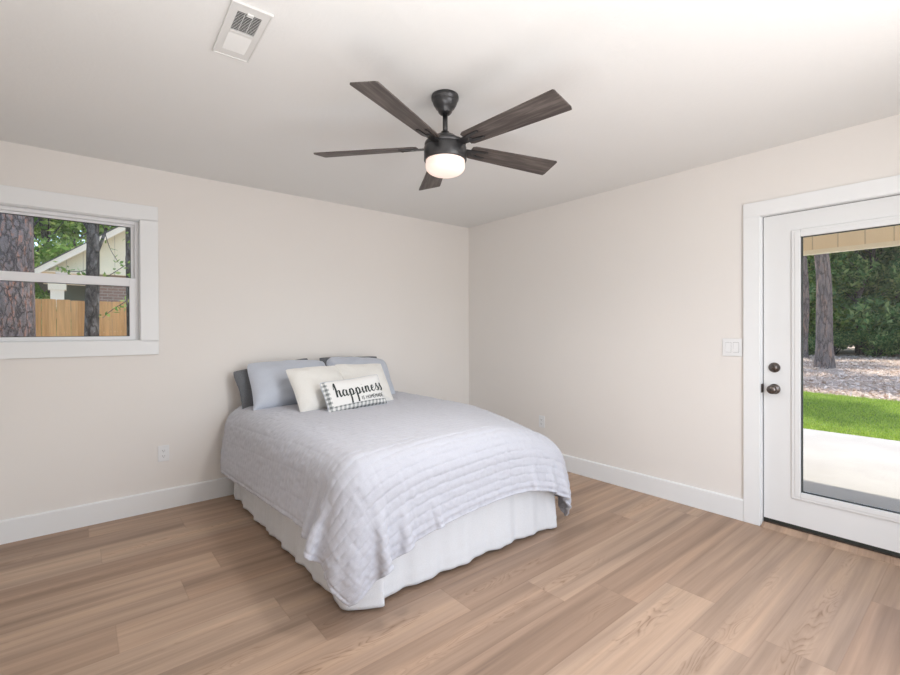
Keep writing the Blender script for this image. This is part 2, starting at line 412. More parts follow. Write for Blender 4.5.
bm_obj('thumb_turn', bm, M['knob'], db)
dbox('strike_plate', -0.003, 0.03, y1-0.011, y1-0.006, 0.868, 0.925, M['bronze'], door, 0.0008)
dbox('latch_plate', 0.026, 0.055, ys1-0.0005, ys1+0.0015, 0.868, 0.925, M['bronze'], slab, 0)

# ---- outlets and switch plate
def outlet(name, M4, label):
    r = empty(name); r.matrix_world = M4; tag(r, label, 'outlet', 'white duplex outlets near the skirting')
    bm = bmesh.new(); bx(bm, -0.035, 0.035, -0.006, -0.0003, -0.057, 0.057, 0.0025); bm_obj('cover_plate', bm, M['plastic'], r)
    for s in (-1, 1):
        bm = bmesh.new()
        pts = [(0.0165*math.cos(a), 0.0165*math.sin(a)) for a in np.linspace(0, 2*PI, 24, endpoint=False)]
        pts = [(p, max(-0.0125, min(0.0125, q))+s*0.0195) for p, q in pts]
        prism(bm, pts, 'y', -0.0085, -0.004); rec = bm_obj('receptacle', bm, M['plastic'], r)
        bm = bmesh.new()
        for dx, hh in ((-0.0065, 0.0045), (0.0065, 0.0035)): bx(bm, dx-0.0011, dx+0.0011, -0.0092, -0.008, s*0.0195-hh+0.002, s*0.0195+hh+0.002)
        bx(bm, -0.0022, 0.0022, -0.0092, -0.008, s*0.0195-0.0095, s*0.0195-0.0055)
        bm_obj('slots', bm, M['plastic_shadow'], rec)
    bm = bmesh.new(); lathe(bm, [(0, -0.0002), (0.0028, 0), (0.0028, 0.002), (0, 0.0025)], 16, Matrix.Rotation(PI/2, 4, 'X'))
    bm_obj('screw', bm, M['plastic'], r, False, (0, -0.0055, 0))
outlet('wall_outlet', Matrix.Translation((-2.961, 0, 0.402)), 'white duplex outlet on the wall under the window, left of the bed')
outlet('wall_outlet', Matrix.Translation((0, -1.045, 0.404)) @ Matrix.Rotation(-PI/2, 4, 'Z'), 'white duplex outlet on the door wall, right behind the bed foot')
r = empty('switch_plate', (0, -2.684, 1.158), -PI/2); tag(r, 'white double rocker light switch plate beside the glass door casing', 'light switch')
bm = bmesh.new(); bx(bm, -0.062, 0.062, -0.006, -0.0003, -0.060, 0.060, 0.0025); bm_obj('cover_plate', bm, M['plastic'], r)
for s in (-1, 1):
    bm = bmesh.new(); prism(bm, [(-0.0055, -0.033), (-0.0105, -0.033), (-0.0075, 0.0), (-0.0065, 0.033), (-0.0055, 0.033)], 'x', s*0.023-0.016, s*0.023+0.016)
    bm_obj('rocker', bm, M['plastic'], r)
    bm = bmesh.new(); bx(bm, s*0.023-0.0168, s*0.023+0.0168, -0.0064, -0.0050, -0.0342, 0.0342)
    bm_obj('rocker_gap', bm, M['plastic_shadow'], r)

# ---- ceiling vent
vc = Vector((-2.9435, -1.9725, H)); r = empty('air_vent', vc, math.radians(-2.0))
tag(r, 'white rectangular ceiling air vent with louvres left of the fan', 'vent')
vx, vy = 0.066, 0.177
bm = bmesh.new()
gx, gy = 0.042, 0.134
for a in ((-vx, -gx, -vy, vy), (gx, vx, -vy, vy), (-gx, gx, -vy, -gy), (-gx, gx, gy, vy)):
    bx(bm, a[0], a[1], a[2], a[3], -0.007, -0.0003, 0)
bm_obj('vent_frame', bm, M['vent'], r)
bm = bmesh.new(); bx(bm, -vx-0.004, vx+0.004, -vy-0.004, -vy+0.002, -0.010, -0.0003, 0.001); bx(bm, -vx-0.004, vx+0.004, vy-0.002, vy+0.004, -0.010, -0.0003, 0.001)
bx(bm, -vx-0.004, -vx+0.002, -vy, vy, -0.010, -0.0003, 0.001); bx(bm, vx-0.002, vx+0.004, -vy, vy, -0.010, -0.0003, 0.001)
bm_obj('vent_rim', bm, M['vent'], r)
bm = bmesh.new(); bx(bm, -gx, gx, -gy, gy, -0.0016, -0.0004); bm_obj('duct_opening', bm, M['dark_hole'], r)
bm = bmesh.new(); bx(bm, -gx, gx, -0.008, 0.008, -0.008, -0.001, 0.001); bm_obj('centre_bar', bm, M['vent'], r)
for s in (-1, 1):
    n = 13
    for k in range(n):
        y = s*(0.012+(gy-0.016)*(k+0.5)/n)
        bm = bmesh.new()
        bx(bm, -gx, gx, -0.0055, 0.0055, -0.0005, 0.0005, 0, 2, Matrix.Translation((0, y, -0.0052)) @ Matrix.Rotation(-s*0.62, 4, 'X'))
        bm_obj('louvre', bm, M['vent'], r)
bm = bmesh.new()
for k in (-1, 1): bx(bm, k*0.014-0.001, k*0.014+0.001, -gy, gy, -0.0030, -0.0016)
bm_obj('louvre_spine', bm, M['vent'], r)
bm = bmesh.new(); bx(bm, -0.011, 0.011, -0.1415, -0.124, -0.012, -0.004, 0.002); bm_obj('damper_lever', bm, M['vent'], r)

# ------------------------------------------------------------------ ceiling fan
def blade_mat():
    t = NT('weathered_wood_blade'); co = t.co()
    g = t.noise(t.mapping(co, (5, 70, 5)), 1.0, 4, 0.6, 0.6); b = t.noise(t.mapping(co, (2.5, 12, 3)), 1.0, 3)
    c = t.ramp(g, [(0.25, (0.045, 0.037, 0.034)), (0.5, (0.088, 0.075, 0.070)), (0.75, (0.16, 0.14, 0.13))])
    c = t.mix(1.0, c, t.ramp(b, [(0.3, (0.75, 0.74, 0.73)), (0.7, (1.25, 1.22, 1.2))]), 'MULTIPLY')
    t.set(c, 0.5, 0, 0.35); t.bump(g, 0.2, 0.001); return t.m
M['blade'] = blade_mat()
def bowl_mat():
    t = NT('lit_frosted_bowl'); t.set((0.8, 0.72, 0.68), 0.4)
    t.b.inputs['Emission Color'].default_value = (1.0, 0.74, 0.62, 1); t.b.inputs['Emission Strength'].default_value = 0.5
    return t.m
M['bowl'] = bowl_mat()
FC = (-2.029, -2.098, H)
fan = empty('ceiling_fan', FC)
tag(fan, 'dark five-bladed ceiling fan with grey wood blades and lit white bowl light', 'ceiling fan')
bm = bmesh.new(); lathe(bm, [(0.0, -0.0005), (0.066, -0.0005), (0.068, -0.008), (0.067, -0.020), (0.062, -0.026), (0.062, -0.030), (0.056, -0.046), (0.046, -0.062), (0.036, -0.070), (0.034, -0.080), (0.028, -0.088), (0.018, -0.092), (0.0, -0.092)])
bm_obj('canopy', bm, M['fan_metal'], fan, True)
bm = bmesh.new(); lathe(bm, [(0.0, -0.085), (0.0125, -0.085), (0.0125, -0.20), (0.0, -0.20)], 24); bm_obj('downrod', bm, M['fan_metal'], fan, True)
bm = bmesh.new(); lathe(bm, [(0.0, -0.178), (0.020, -0.178), (0.022, -0.186), (0.026, -0.192), (0.026, -0.200), (0.0, -0.2)], 32); bm_obj('coupling', bm, M['fan_metal'], fan, True)
bm = bmesh.new(); lathe(bm, [(0.0, -0.196), (0.040, -0.196), (0.050, -0.200), (0.064, -0.212), (0.085, -0.224), (0.100, -0.232), (0.102, -0.236), (0.102, -0.252), (0.0, -0.252)], 64)
bm_obj('motor_housing', bm, M['fan_metal'], fan, True)
bm = bmesh.new(); lathe(bm, [(0.0, -0.256), (0.104, -0.256), (0.1055, -0.259), (0.1055, -0.318), (0.103, -0.322), (0.098, -0.322), (0.0, -0.31)], 64)
bm_obj('light_kit_housing', bm, M['fan_metal'], fan, True)
bm = bmesh.new(); lathe(bm, [(0.0, -0.250), (0.098, -0.250), (0.098, -0.258), (0.0, -0.258)], 48); bm_obj('rotor_gap', bm, M['gasket'], fan, True)
bm = bmesh.new()
pr = [(0.0965, -0.316), (0.0965, -0.352)]+[(0.0965*math.cos(a)**0.75, -0.352-0.041*math.sin(a)) for a in np.linspace(0.12, PI/2-0.02, 12)]+[(0, -0.393)]
lathe(bm, pr, 64); bm_obj('glass_bowl', bm, M['bowl'], fan, True)
ll = bpy.data.lights.new('fan_lamp', 'SPOT'); ll.energy = 28; ll.color = (1.0, 0.96, 0.92); ll.spot_size = math.radians(176); ll.spot_blend = 0.6; ll.shadow_soft_size = 0.09
lo = bpy.data.objects.new('fan_lamp', ll); C.objects.link(lo); lo.parent = fan; lo.location = (0, 0, -0.50)
def make_blade():
    # blade lies along +x, pitched about its long axis
    r0, r1 = 0.135, 0.664
    out = []
    N = 28
    def half(t): return 0.047+(0.069-0.047)*t**0.9
    top = [(r0+(r1-0.006-r0)*t, half(t)) for t in np.linspace(0, 1, N)]
    bot = [(r0+(r1-0.014-r0)*t, -half(t)) for t in np.linspace(0, 1, N)]
    top[0] = (r0+0.004, 0.040); bot[0] = (r0+0.004, -0.040)
    poly = bot+[(r1-0.008, -0.064)]+[(r1-0.001, 0.055)]+top[::-1]
    bm = bmesh.new(); prism(bm, poly, 'z', -0.003, 0.003)
    return bm
pitch = Matrix.Rotation(math.radians(-13), 4, 'X')
bm = make_blade(); bmesh.ops.transform(bm, matrix=pitch, verts=bm.verts); blade_me = bm_obj('blade', bm, M['blade'])
bm = bmesh.new()           # bracket: arm from hub, flat fork under the blade with a slot between
prism(bm, [(0.085, -0.020), (0.15, -0.024), (0.20, -0.030), (0.232, -0.030), (0.232, -0.018), (0.172, -0.010), (0.172, 0.010), (0.232, 0.018), (0.232, 0.030), (0.20, 0.030), (0.15, 0.024), (0.085, 0.020)], 'z', -0.0075, -0.0032)
bmesh.ops.transform(bm, matrix=pitch, verts=bm.verts); br_o = bm_obj('blade_bracket', bm, M['fan_metal'])
scr = []
for p in ((0.222, -0.024), (0.222, 0.024), (0.155, 0.0)):
    bm = bmesh.new(); lathe(bm, [(0, -0.0098), (0.004, -0.0095), (0.005, -0.0076), (0, -0.0076)], 12, Matrix.Translation((p[0], p[1], 0)))
    bmesh.ops.transform(bm, matrix=pitch, verts=bm.verts); scr.append(bm_obj('screw', bm, M['bronze']))
for k in range(5):
    b = blade_me if k == 0 else blade_me.copy(); a = br_o if k == 0 else br_o.copy(); ss = scr if k == 0 else [q.copy() for q in scr]
    if k:
        for q in [b, a]+ss: C.objects.link(q)
    b.parent = fan; b.location = (0, 0, -0.252); b.rotation_euler = (0, 0, math.radians(60+72*k)); a.parent = b
    for q in ss: q.parent = b

# ------------------------------------------------------------------ bed
BX0, BX1, BY0, BY1 = -2.49, -1.03, -1.985, -0.06
bed = empty('bed', ((BX0+BX1)/2, (BY0+BY1)/2, 0))
tag(bed, 'double bed with ruffled white bed skirt, head against the window wall', 'bed')
B0 = Vector(bed.location)
def bbox(name, x0, x1, y0, y1, z0, z1, mat, bev=0.0, seg=3):
    bm = bmesh.new(); bx(bm, x0-B0.x, x1-B0.x, y0-B0.y, y1-B0.y, z0, z1, bev, seg); return bm_obj(name, bm, mat, bed, True)
M['mattress'] = simple('mattress_ticking', (0.75, 0.75, 0.76), 0.8, 0, 0.2, 30, 0.03, 0.3, 400)
M['metal_frame'] = simple('bed_frame_steel', (0.03, 0.03, 0.03), 0.4, 0.8, 0.5, 20, 0.1)
bbox('mattress', BX0+0.03, BX1-0.03, BY0+0.03, BY1, 0.37, 0.575, M['mattress'], 0.06)
bbox('box_spring', BX0+0.03, BX1-0.03, BY0+0.03, BY1, 0.17, 0.365, M['mattress'], 0.02)
bbox('bed_frame', BX0+0.05, BX1-0.05, BY0+0.05, BY1-0.02, 0.14, 0.168, M['metal_frame'], 0.003)
for px in (BX0+0.12, BX1-0.12):
    for py in (BY0+0.15, BY1-0.12): bbox('leg', px-0.02, px+0.02, py-0.02, py+0.02, 0.0, 0.14, M['metal_frame'], 0.003)

def fabric(name, col, nscale=500, bump=0.25, rough=0.9, amt=0.05, extra=None):
    t = NT(name); co = t.co()
    a = tuple(c*(1-amt) for c in col); b = tuple(min(1, c*(1+amt)) for c in col)
    c = t.ramp(t.noise(co, nscale, 2), [(0.3, a), (0.7, b)]); 
    t.set(c, rough, 0, 0.2); t.b.inputs['Sheen Weight'].default_value = 0.25; t.b.inputs['Sheen Roughness'].default_value = 0.5
    t.bump(t.noise(co, nscale*0.8, 2), bump, 0.001); return t.m
M['skirt'] = fabric('white_cotton_skirt', (0.76, 0.77, 0.79), 300, 0.2)
M['comforter'] = fabric('lilac_grey_cotton', (0.535, 0.545, 0.600), 260, 0.3)
M['sham'] = fabric('blue_grey_cotton', (0.56, 0.60, 0.68), 350, 0.2)
M['charcoal'] = fabric('charcoal_linen', (0.155, 0.165, 0.18), 350, 0.5, 0.9, 0.25)
M['cream'] = fabric('cream_cotton', (0.80, 0.79, 0.755), 400, 0.25)
M['ink'] = simple('dark_print', (0.045, 0.055, 0.055), 0.8, 0, 0.2, 200, 0.1)

# smooth noise used by cloth shapes
def vnoise(seed):
    rs = np.random.RandomState(seed); G = rs.rand(64, 64)
    def f(x, y):
        x = np.asarray(x, float); y = np.asarray(y, float)
        xi = np.floor(x).astype(int); yi = np.floor(y).astype(int); fx = x-xi; fy = y-yi
        fx = fx*fx*(3-2*fx); fy = fy*fy*(3-2*fy)
        g = lambda a, b: G[a % 64, b % 64]
        return (g(xi, yi)*(1-fx)+g(xi+1, yi)*fx)*(1-fy)+(g(xi, yi+1)*(1-fx)+g(xi+1, yi+1)*fx)*fy-0.5
    return f
def grid_faces(n, m_, flip=False):
    i, j = np.meshgrid(np.arange(n-1), np.arange(m_-1), indexing='ij')
    a = (i*m_+j).ravel(); F = np.stack([a, a+m_, a+m_+1, a+1], 1)
    return F[:, ::-1].copy() if flip else F
def grid_normals(P):
    du = np.gradient(P, axis=0); dv = np.gradient(P, axis=1); n = np.cross(du, dv)
    return n/(np.linalg.norm(n, axis=2, keepdims=True)+1e-12)

# bed skirt: a gathered panel round three sides, corner piece standing out at the left foot corner
def skirt():
    # bottom path (x,y) and how full the waves are there; top path follows the box spring
    pts = [(-2.505, -0.065, .3), (-2.52, -0.20, 1), (-2.505, -0.24, .6), (-2.52, -0.45, .8), (-2.512, -0.9, .8), (-2.512, -1.4, .8), (-2.508, -1.80, .6), (-2.518, -1.93, .2),
           (-2.506, -1.962, 0), (-2.44, -2.005, 0), (-2.362, -2.045, 0), (-2.350, -2.040, 0), (-2.345, -1.992, 0.2), (-2.28, -1.990, .7), (-1.9, -2.0, 1), (-1.5, -2.0, 1.1), (-1.25, -2.0, .8), (-1.13, -2.005, .3),
           (-1.115, -2.018, 0), (-1.062, -2.030, 0), (-1.05, -2.018, 0), (-1.046, -1.985, 0), (-1.02, -1.98, 0.1), (-1.005, -1.93, .4), (-1.0, -1.5, .8), (-1.0, -0.9, .8), (-1.0, -0.065, .5)]
    P = np.array(pts); d = np.r_[0, np.cumsum(np.hypot(np.diff(P[:, 0]), np.diff(P[:, 1])))]
    n = 900; s = np.linspace(0, d[-1], n)
    bx_ = np.interp(s, d, P[:, 0]); by_ = np.interp(s, d, P[:, 1]); amp = np.interp(s, d, P[:, 2])
    k = np.ones(5)/5
    for arr in (bx_, by_):
        t = np.convolve(np.pad(arr, 2, 'edge'), k, 'valid'); arr[:] = t
    tx = np.gradient(bx_); ty = np.gradient(by_); L = np.hypot(tx, ty)+1e-9; nx, ny = ty/L, -tx/L     # outward (path runs ccw seen from the left)
    cx = np.clip(bx_, BX0+0.004, BX1-0.004); cy = np.clip(by_, BY0+0.004, BY1)                     # top path
    sgn = np.where((bx_+1.76)*nx+(by_+1.0)*ny < 0, -1, 1)
    nx, ny = nx*sgn, ny*sgn
    N1, N2 = vnoise(3), vnoise(4)
    wv = np.sin(s*2*PI/0.26+2.5*N1(s*2, 0*s))*0.010+np.sin(s*2*PI/0.11+3*N2(s*3, 0*s))*0.0045
    m_ = 28; V = np.zeros((n, m_, 3))
    for j in range(m_):
        t = j/(m_-1); zt_ = 0.43; 
        zb = 0.012+0.010*amp*(0.5+N1(s*5, 9+0*s))
        z = zt_+(zb-zt_)*t
        g = t**0.8
        w = wv*amp*g+0.0035*amp*N2(s*30, t*6+0*s)*np.sin(t*PI)
        V[:, j, 0] = cx*(1-g)+bx_*g+nx*w; V[:, j, 1] = np.minimum(cy*(1-g)+by_*g+ny*w, -0.02); V[:, j, 2] = z
        hemj = 0.0025 if j in (m_-5,) else 0
        V[:, j, 0] += nx*hemj; V[:, j, 1] += ny*hemj
    V[:, :, 0] -= B0.x; V[:, :, 1] -= B0.y
    o = mesh_obj('bed_skirt', V.reshape(-1, 3), grid_faces(n, m_), M['skirt'], bed, True)
    md = o.modifiers.new('thickness', 'SOLIDIFY'); md.thickness = 0.003; md.offset = 0
    tag(o, 'white gathered bed skirt')
skirt()

# comforter: cloth relaxed over the mattress by position based dynamics
def drape():
    SPX = 0.0235
    Wd, Ln = 2.18, 2.255
    nx, ny = int(Wd/SPX)+1, int(Ln/SPX)+1
    hx, hy = Wd/(nx-1), Ln/(ny-1)
    s = np.linspace(0, Wd, nx); t = np.linspace(0, Ln, ny)
    S, T = np.meshgrid(s, t, indexing='ij')
    phi = 0.062
    X0, Y0 = -2.876, -0.055           # unrotated head-left corner
    kL = np.clip(1-S/0.42, 0, 1)*np.clip(1-(Ln-T)/0.42, 0, 1); kR = np.clip(1-(Wd-S)/0.42, 0, 1)*np.clip(1-(Ln-T)/0.42, 0, 1)
    lx, ly = S+X0+0.075*kL-0.085*kR, Y0-T+0.075*kL+0.085*kR          # sewn corners are slightly rounded
    rest = np.stack([lx, ly], 2)
    cxr, cyr = -1.76, -1.0
    dx, dy = lx-cxr, ly-cyr
    P = np.stack([cxr+dx*math.cos(phi)-dy*math.sin(phi), cyr+dx*math.sin(phi)+dy*math.cos(phi), np.full_like(S, 0.73)], 2)
    rng = np.random.RandomState(5); P[:, :, 2] += rng.rand(nx, ny)*0.004
    V = np.zeros_like(P); dt = 1/60.
    links = []
    def lk(ai, aj, bi, bj, L, k): links.append((ai, aj, bi, bj, L, k))
    I = np.arange(nx); J = np.arange(ny)
    def sl(di, dj, par_axis, mods, period):
        ii, jj = np.meshgrid(np.arange(nx-abs(di)), np.arange(max(0, -dj), ny-max(0, dj)), indexing='ij')
        ii = ii.ravel(); jj = jj.ravel()
        key = (ii if par_axis == 0 else jj) % period
        sel = np.isin(key, mods); ii, jj = ii[sel], jj[sel]; L = np.linalg.norm(rest[ii, jj]-rest[ii+di, jj+dj], axis=1)
        return ii, jj, ii+di, jj+dj, L
    for mds in ([0], [1]):
        lk(*sl(1, 0, 0, mds, 2), 1.0); lk(*sl(0, 1, 1, mds, 2), 1.0)
        lk(*sl(1, 1, 0, mds, 2), 0.35); lk(*sl(1, -1, 0, mds, 2), 0.35)
    for mds in ([0, 1], [2, 3]):
        lk(*sl(2, 0, 0, mds, 4), 0.30); lk(*sl(0, 2, 1, mds, 4), 0.30)
    c = np.array([(BX0+BX1)/2, (BY0+0.6)/2]); hb = np.array([(BX1-BX0)/2, (0.6-BY0)/2])
    c[0] -= 0.014
    rad = 0.13; off = 0.016; TOP = 0.69
    def collide(P, Pold):
        # mattress block: rounded box reaching down to the floor, slightly domed
        fl = 0.045+0.050*np.clip((0.62-P[..., 2])/0.30, 0, 1)     # the filling stands out from the mattress
        q = P[..., :2]-c; a = np.abs(q)-(hb+fl[..., None]-rad)
        dome = 0.018*np.clip(1-(q[..., 0]/0.74)**2, 0, 1)*np.clip(1-((P[..., 1]+0.8)/1.25)**4, 0, 1)
        dome = dome-0.13*np.clip((q[..., 0]-0.22)/0.55, 0, 1)**1.4*np.clip((-1.25-P[..., 1])/0.65, 0, 1)**1.2     # soft foot corner
        az = P[..., 2]-(TOP+dome-rad)
        ax, ay = a[..., 0], a[..., 1]
        mx = np.maximum(ax, 0); my = np.maximum(ay, 0); mz = np.maximum(az, 0)
        outside = np.sqrt(mx*mx+my*my+mz*mz)
        inside = np.minimum(np.maximum(np.maximum(ax, ay), az), 0)
        d = outside+inside-rad-off
        hit_ = d < 0
        gx_ = mx*np.sign(q[..., 0]); gy_ = my*np.sign(q[..., 1]); gz_ = mz
        nn = np.sqrt(gx_**2+gy_**2+gz_**2)
        ins = nn < 1e-6
        topm = ins & (az >= np.maximum(ax, ay)); xm = ins & ~topm & (ax >= ay); ym = ins & ~topm & ~xm
        gx_ = np.where(ins, np.where(xm, np.sign(q[..., 0]), 0), gx_/(nn+1e-9)); gy_ = np.where(ins, np.where(ym, np.sign(q[..., 1]), 0), gy_/(nn+1e-9)); gz_ = np.where(ins, np.where(topm, 1., 0), gz_/(nn+1e-9))
        N = np.stack([gx_, gy_, gz_], 2)
        push = np.where(hit_, -d, 0)[..., None]*N
        P = P+push
        # friction
        mv = P-Pold; tn = mv-(mv*N).sum(2, keepdims=True)*N
        mu = np.where(hit_, np.where(gz_ > 0.7, 0.85, 0.25), 0)[..., None]
        P = P-tn*mu
        P[..., 2] = np.maximum(P[..., 2], 0.02); P[..., 1] = np.minimum(P[..., 1], -0.012)
        return P
    for step in range(230):
        V[..., 2] -= 9.8*dt; V *= 0.965 if step < 170 else 0.9
        Pold = P.copy(); P = P+V*dt
        for it in range(9):
            for ai, aj, bi, bj, L, k in links:
                A = P[ai, aj]; B = P[bi, bj]; D = B-A; ln = np.sqrt((D*D).sum(1))+1e-9
                cor = (0.5*k*(ln-L)/ln)[:, None]*D
                P[ai, aj] = A+cor; P[bi, bj] = B-cor
            if it % 3 == 2: P = collide(P, Pold)
        V = (P-Pold)/dt
        sp = np.sqrt((V*V).sum(2, keepdims=True)); V = V*np.minimum(1, 2.0/(sp+1e-9))
    return P, Wd, Ln
def upsample(P, k):
    def axis0(A):
        n = A.shape[0]; Ap = np.concatenate([2*A[:1]-A[1:2], A, 2*A[-1:]-A[-2:-1]]); out = []
        for q in range(k):
            u = q/k
            c0 = -0.5*u+u*u-0.5*u**3; c1 = 1-2.5*u*u+1.5*u**3; c2 = 0.5*u+2*u*u-1.5*u**3; c3 = -0.5*u*u+0.5*u**3
            out.append(c0*Ap[0:n-1]+c1*Ap[1:n]+c2*Ap[2:n+1]+c3*Ap[3:n+2])
        o = np.stack(out, 1).reshape((n-1)*k, *A.shape[1:]); return np.concatenate([o, A[-1:]])
    P = axis0(P); return np.swapaxes(axis0(np.swapaxes(P, 0, 1)), 0, 1)
Pc, Wd, Ln = drape()
Pf = upsample(Pc, 5)
N_ = grid_normals(Pf); 
if N_[Pf.shape[0]//2, Pf.shape[1]//2, 2] < 0: N_ = -N_
ns, ntt = Pf.shape[:2]
S, T = np.meshgrid(np.linspace(0, Wd, ns), np.linspace(0, Ln, ntt), indexing='ij')
n1, n2, n3, n4 = vnoise(11), vnoise(12), vnoise(13), vnoise(14)
# rows of gathered seams across the bed, 55 mm apart, puckered along their length
per = 0.044; wob = 0.009*n1(S*3, T*3)
ph = ((T+wob)/per) % 1.0; dd = np.minimum(ph, 1-ph)*per
seam = np.exp(-(dd/0.0040)**2)
puck = n2(S*48, np.floor((T+wob)/per)*7.3+0*S)*np.exp(-(dd/0.016)**2)
crin = n3(S*26+n1(S*9, T*9)*2, T*20)*0.0028+n4(S*55, T*38)*0.0016+n1(S*7, T*7)*0.004
# pleats gathered the other way too, every ~9 cm, shallow
per2 = 0.115; ph2 = ((S+0.012*n4(S*3, T*4))/per2) % 1.0; d2 = np.minimum(ph2, 1-ph2)*per2
hgt = 0.0024*np.sqrt(np.clip(dd/(per/2), 0, 1))-0.0024*seam+0.0048*puck+crin*1.25-0.0010*np.exp(-(d2/0.006)**2)
edge = np.minimum(np.minimum(S, Wd-S), np.minimum(T, Ln-T))
hgt += -0.004*np.exp(-((edge-0.02)/0.006)**2)+0.007*np.clip(1-edge/0.02, 0, 1)*n2(S*22+3, T*22)
Pd = Pf+N_*hgt[..., None]
com = mesh_obj('comforter', Pd.reshape(-1, 3), grid_faces(ns, ntt, True), M['comforter'], None, True)
Nm = np.zeros(3)
me = com.data
if me.polygons[len(me.polygons)//2].normal.z < 0: me.flip_normals()
md = com.modifiers.new('thickness', 'SOLIDIFY'); md.thickness = 0.014; md.offset = -1
tag(com, 'pale lilac grey comforter with puckered seams draped over the bed', 'comforter')

# ------------------------------------------------------------------ pillows
def bedz(x, y):
    d = (Pc[..., 0]-x)**2+(Pc[..., 1]-y)**2; d = d+np.where(Pc[..., 2] < 0.6, 10, 0)
    k = np.unravel_index(np.argmin(d), d.shape); return Pc[k][2]
class Pillow:
    """pillow in its own frame: x = width, z = height (bottom edge at z=0), y = thickness (front is -y)"""
    def __init__(s, w, h, t, seed, wr=0.006, sag=0.0, pinch=0.045, droop=0.03):
        s.droop = droop
        s.w, s.h, s.t, s.seed, s.wr, s.sag, s.pinch = w, h, t, seed, wr, sag, pinch
        s.a, s.b, s.c = vnoise(seed), vnoise(seed+50), vnoise(seed+90)
    def mid(s, U, V):
        pin = s.pinch
        x = U*s.w/2*(1-pin*(1-U*U*0)*(1-V*V)*np.abs(U)**1.5)
        z = V*s.h/2*(1-pin*1.1*(1-U*U)*np.abs(V)**1.5)
        z = z+s.h/2-s.sag*s.h*(1-V)*0+s.a(U*1.3+3, V*1.3)*0.02*s.h
        x = x+s.b(U*1.5, V*1.5+8)*0.02*s.w
        z = z-s.droop*s.h*np.abs(U)**5*(V > 0)*V**4; x = x-s.droop*0.7*s.w*np.sign(U)*np.abs(U)**5*(V > 0)*V**4
        return x, z
    def thick(s, U, V, side):
        e = (np.clip(1-np.abs(U)**2.6, 0, 1)*np.clip(1-np.abs(V)**2.6, 0, 1))**0.55
        low = 1.0-0.18*V
        d = s.t/2*e*low
        r = np.abs(U)**2+np.abs(V)**2
        ang = np.arctan2(V, U)
        fold = s.wr*1.6*s.a(ang*5+side*9, r*1.2+3)*np.clip(r, 0, 1)*np.minimum(1, 2.2*e)
        fold += s.wr*(s.b(U*3+side*5, V*3)+0.5*s.c(U*7, V*7+side*3))*np.minimum(1, 2*e)
        return d+fold
    def P(s, U, V, side, lift=0.0):
        x, z = s.mid(U, V); d = s.thick(U, V, side)+lift
        y = -side*d+0.012*s.c(U*1.2, V*1.2)
        return np.stack([x, y, z], -1)
    def mesh(s, n=56, m_=44):
        u = np.sin(np.linspace(-PI/2, PI/2, n)); v = np.sin(np.linspace(-PI/2, PI/2, m_))
        U, V = np.meshgrid(u, v, indexing='ij')
        A = s.P(U, V, 1); B = s.P(U, V, -1)
        FA = grid_faces(n, m_); FB = grid_faces(n, m_, True)+n*m_
        return np.concatenate([A.reshape(-1, 3), B.reshape(-1, 3)]), np.concatenate([FA, FB])
    def rim(s, r, n=60, wob=0.0):
        t = np.linspace(-1, 1, n)
        loop = [(a, -1) for a in t]+[(1, a) for a in t]+[(-a, 1) for a in t]+[(-1, -a) for a in t]
        U = np.array([p[0] for p in loop], float); V = np.array([p[1] for p in loop], float)
        x, z = s.mid(U, V); y = 0.012*s.c(U*1.2, V*1.2)
        return tube_np(np.stack([x, y, z], 1), r, 6)
def place_pillow(name, pil, cx, yb, lean, rz=0.0, roll=0.0, z=None, mat=None, label='', group=None, rim_r=0.003, rim_mat=None, sink=0.012):
    o = empty(name); tag(o, label, 'pillow', group)
    zz = (bedz(cx, yb) if z is None else z)-sink
    o.matrix_world = Matrix.Translation((cx, yb, zz)) @ Matrix.Rotation(rz, 4, 'Z') @ Matrix.Rotation(-lean, 4, 'X') @ Matrix.Rotation(roll, 4, 'Y')
    V, F = pil.mesh(); c = mesh_obj('pillow_cover', V, F, mat, o, True)
    me = c.data
    bm = bmesh.new(); bm.from_mesh(me); bmesh.ops.remove_doubles(bm, verts=bm.verts, dist=1e-5); bmesh.ops.recalc_face_normals(bm, faces=bm.faces); bm.to_mesh(me); bm.free()
    me.polygons.foreach_set('use_smooth', [True]*len(me.polygons))
    V, F = pil.rim(rim_r); mesh_obj('piping', V, F, rim_mat or mat, o, True)
    return o
# lean = angle from vertical, towards the wall (+y)
D = math.radians
g = 'charcoal pillows against the wall'
place_pillow('pillow', Pillow(0.62, 0.335, 0.12, 1), -2.175, -0.215, D(20), 0.0, D(-8), None, M['charcoal'], 'charcoal pillow furthest left, standing against the wall behind a blue-grey pillow', g)
place_pillow('pillow', Pillow(0.58, 0.36, 0.12, 2), -1.540, -0.205, D(18), 0.0, D(1), None, M['charcoal'], 'charcoal pillow on the right, only its top edge showing behind the blue-grey pillow', g)
g = 'blue-grey pillows propped at the head'
place_pillow('pillow', Pillow(0.66, 0.425, 0.20, 3, 0.014, 0, 0.05, 0.06), -2.125, -0.415, D(38), D(2), D(1.5), None, M['sham'], 'large blue-grey pillow on the left, in front of the charcoal one', g)
place_pillow('pillow', Pillow(0.60, 0.42, 0.18, 4, 0.014, 0, 0.05, 0.10), -1.530, -0.375, D(36), D(-2), D(5), None, M['sham'], 'blue-grey pillow on the right, mostly hidden behind the cream pillows', g)
g = 'cream cushions in front'
place_pillow('cushion', Pillow(0.43, 0.39, 0.13, 5, 0.008), -2.030, -0.75, D(40), D(3), D(-2), None, M['cream'], 'plain cream square cushion left of the other cream one, behind the lettered cushion', g)
place_pillow('cushion', Pillow(0.42, 0.39, 0.13, 6, 0.008), -1.670, -0.72, D(39), D(-2), D(2), None, M['cream'], 'plain cream square cushion right behind the lettered lumbar cushion', g)
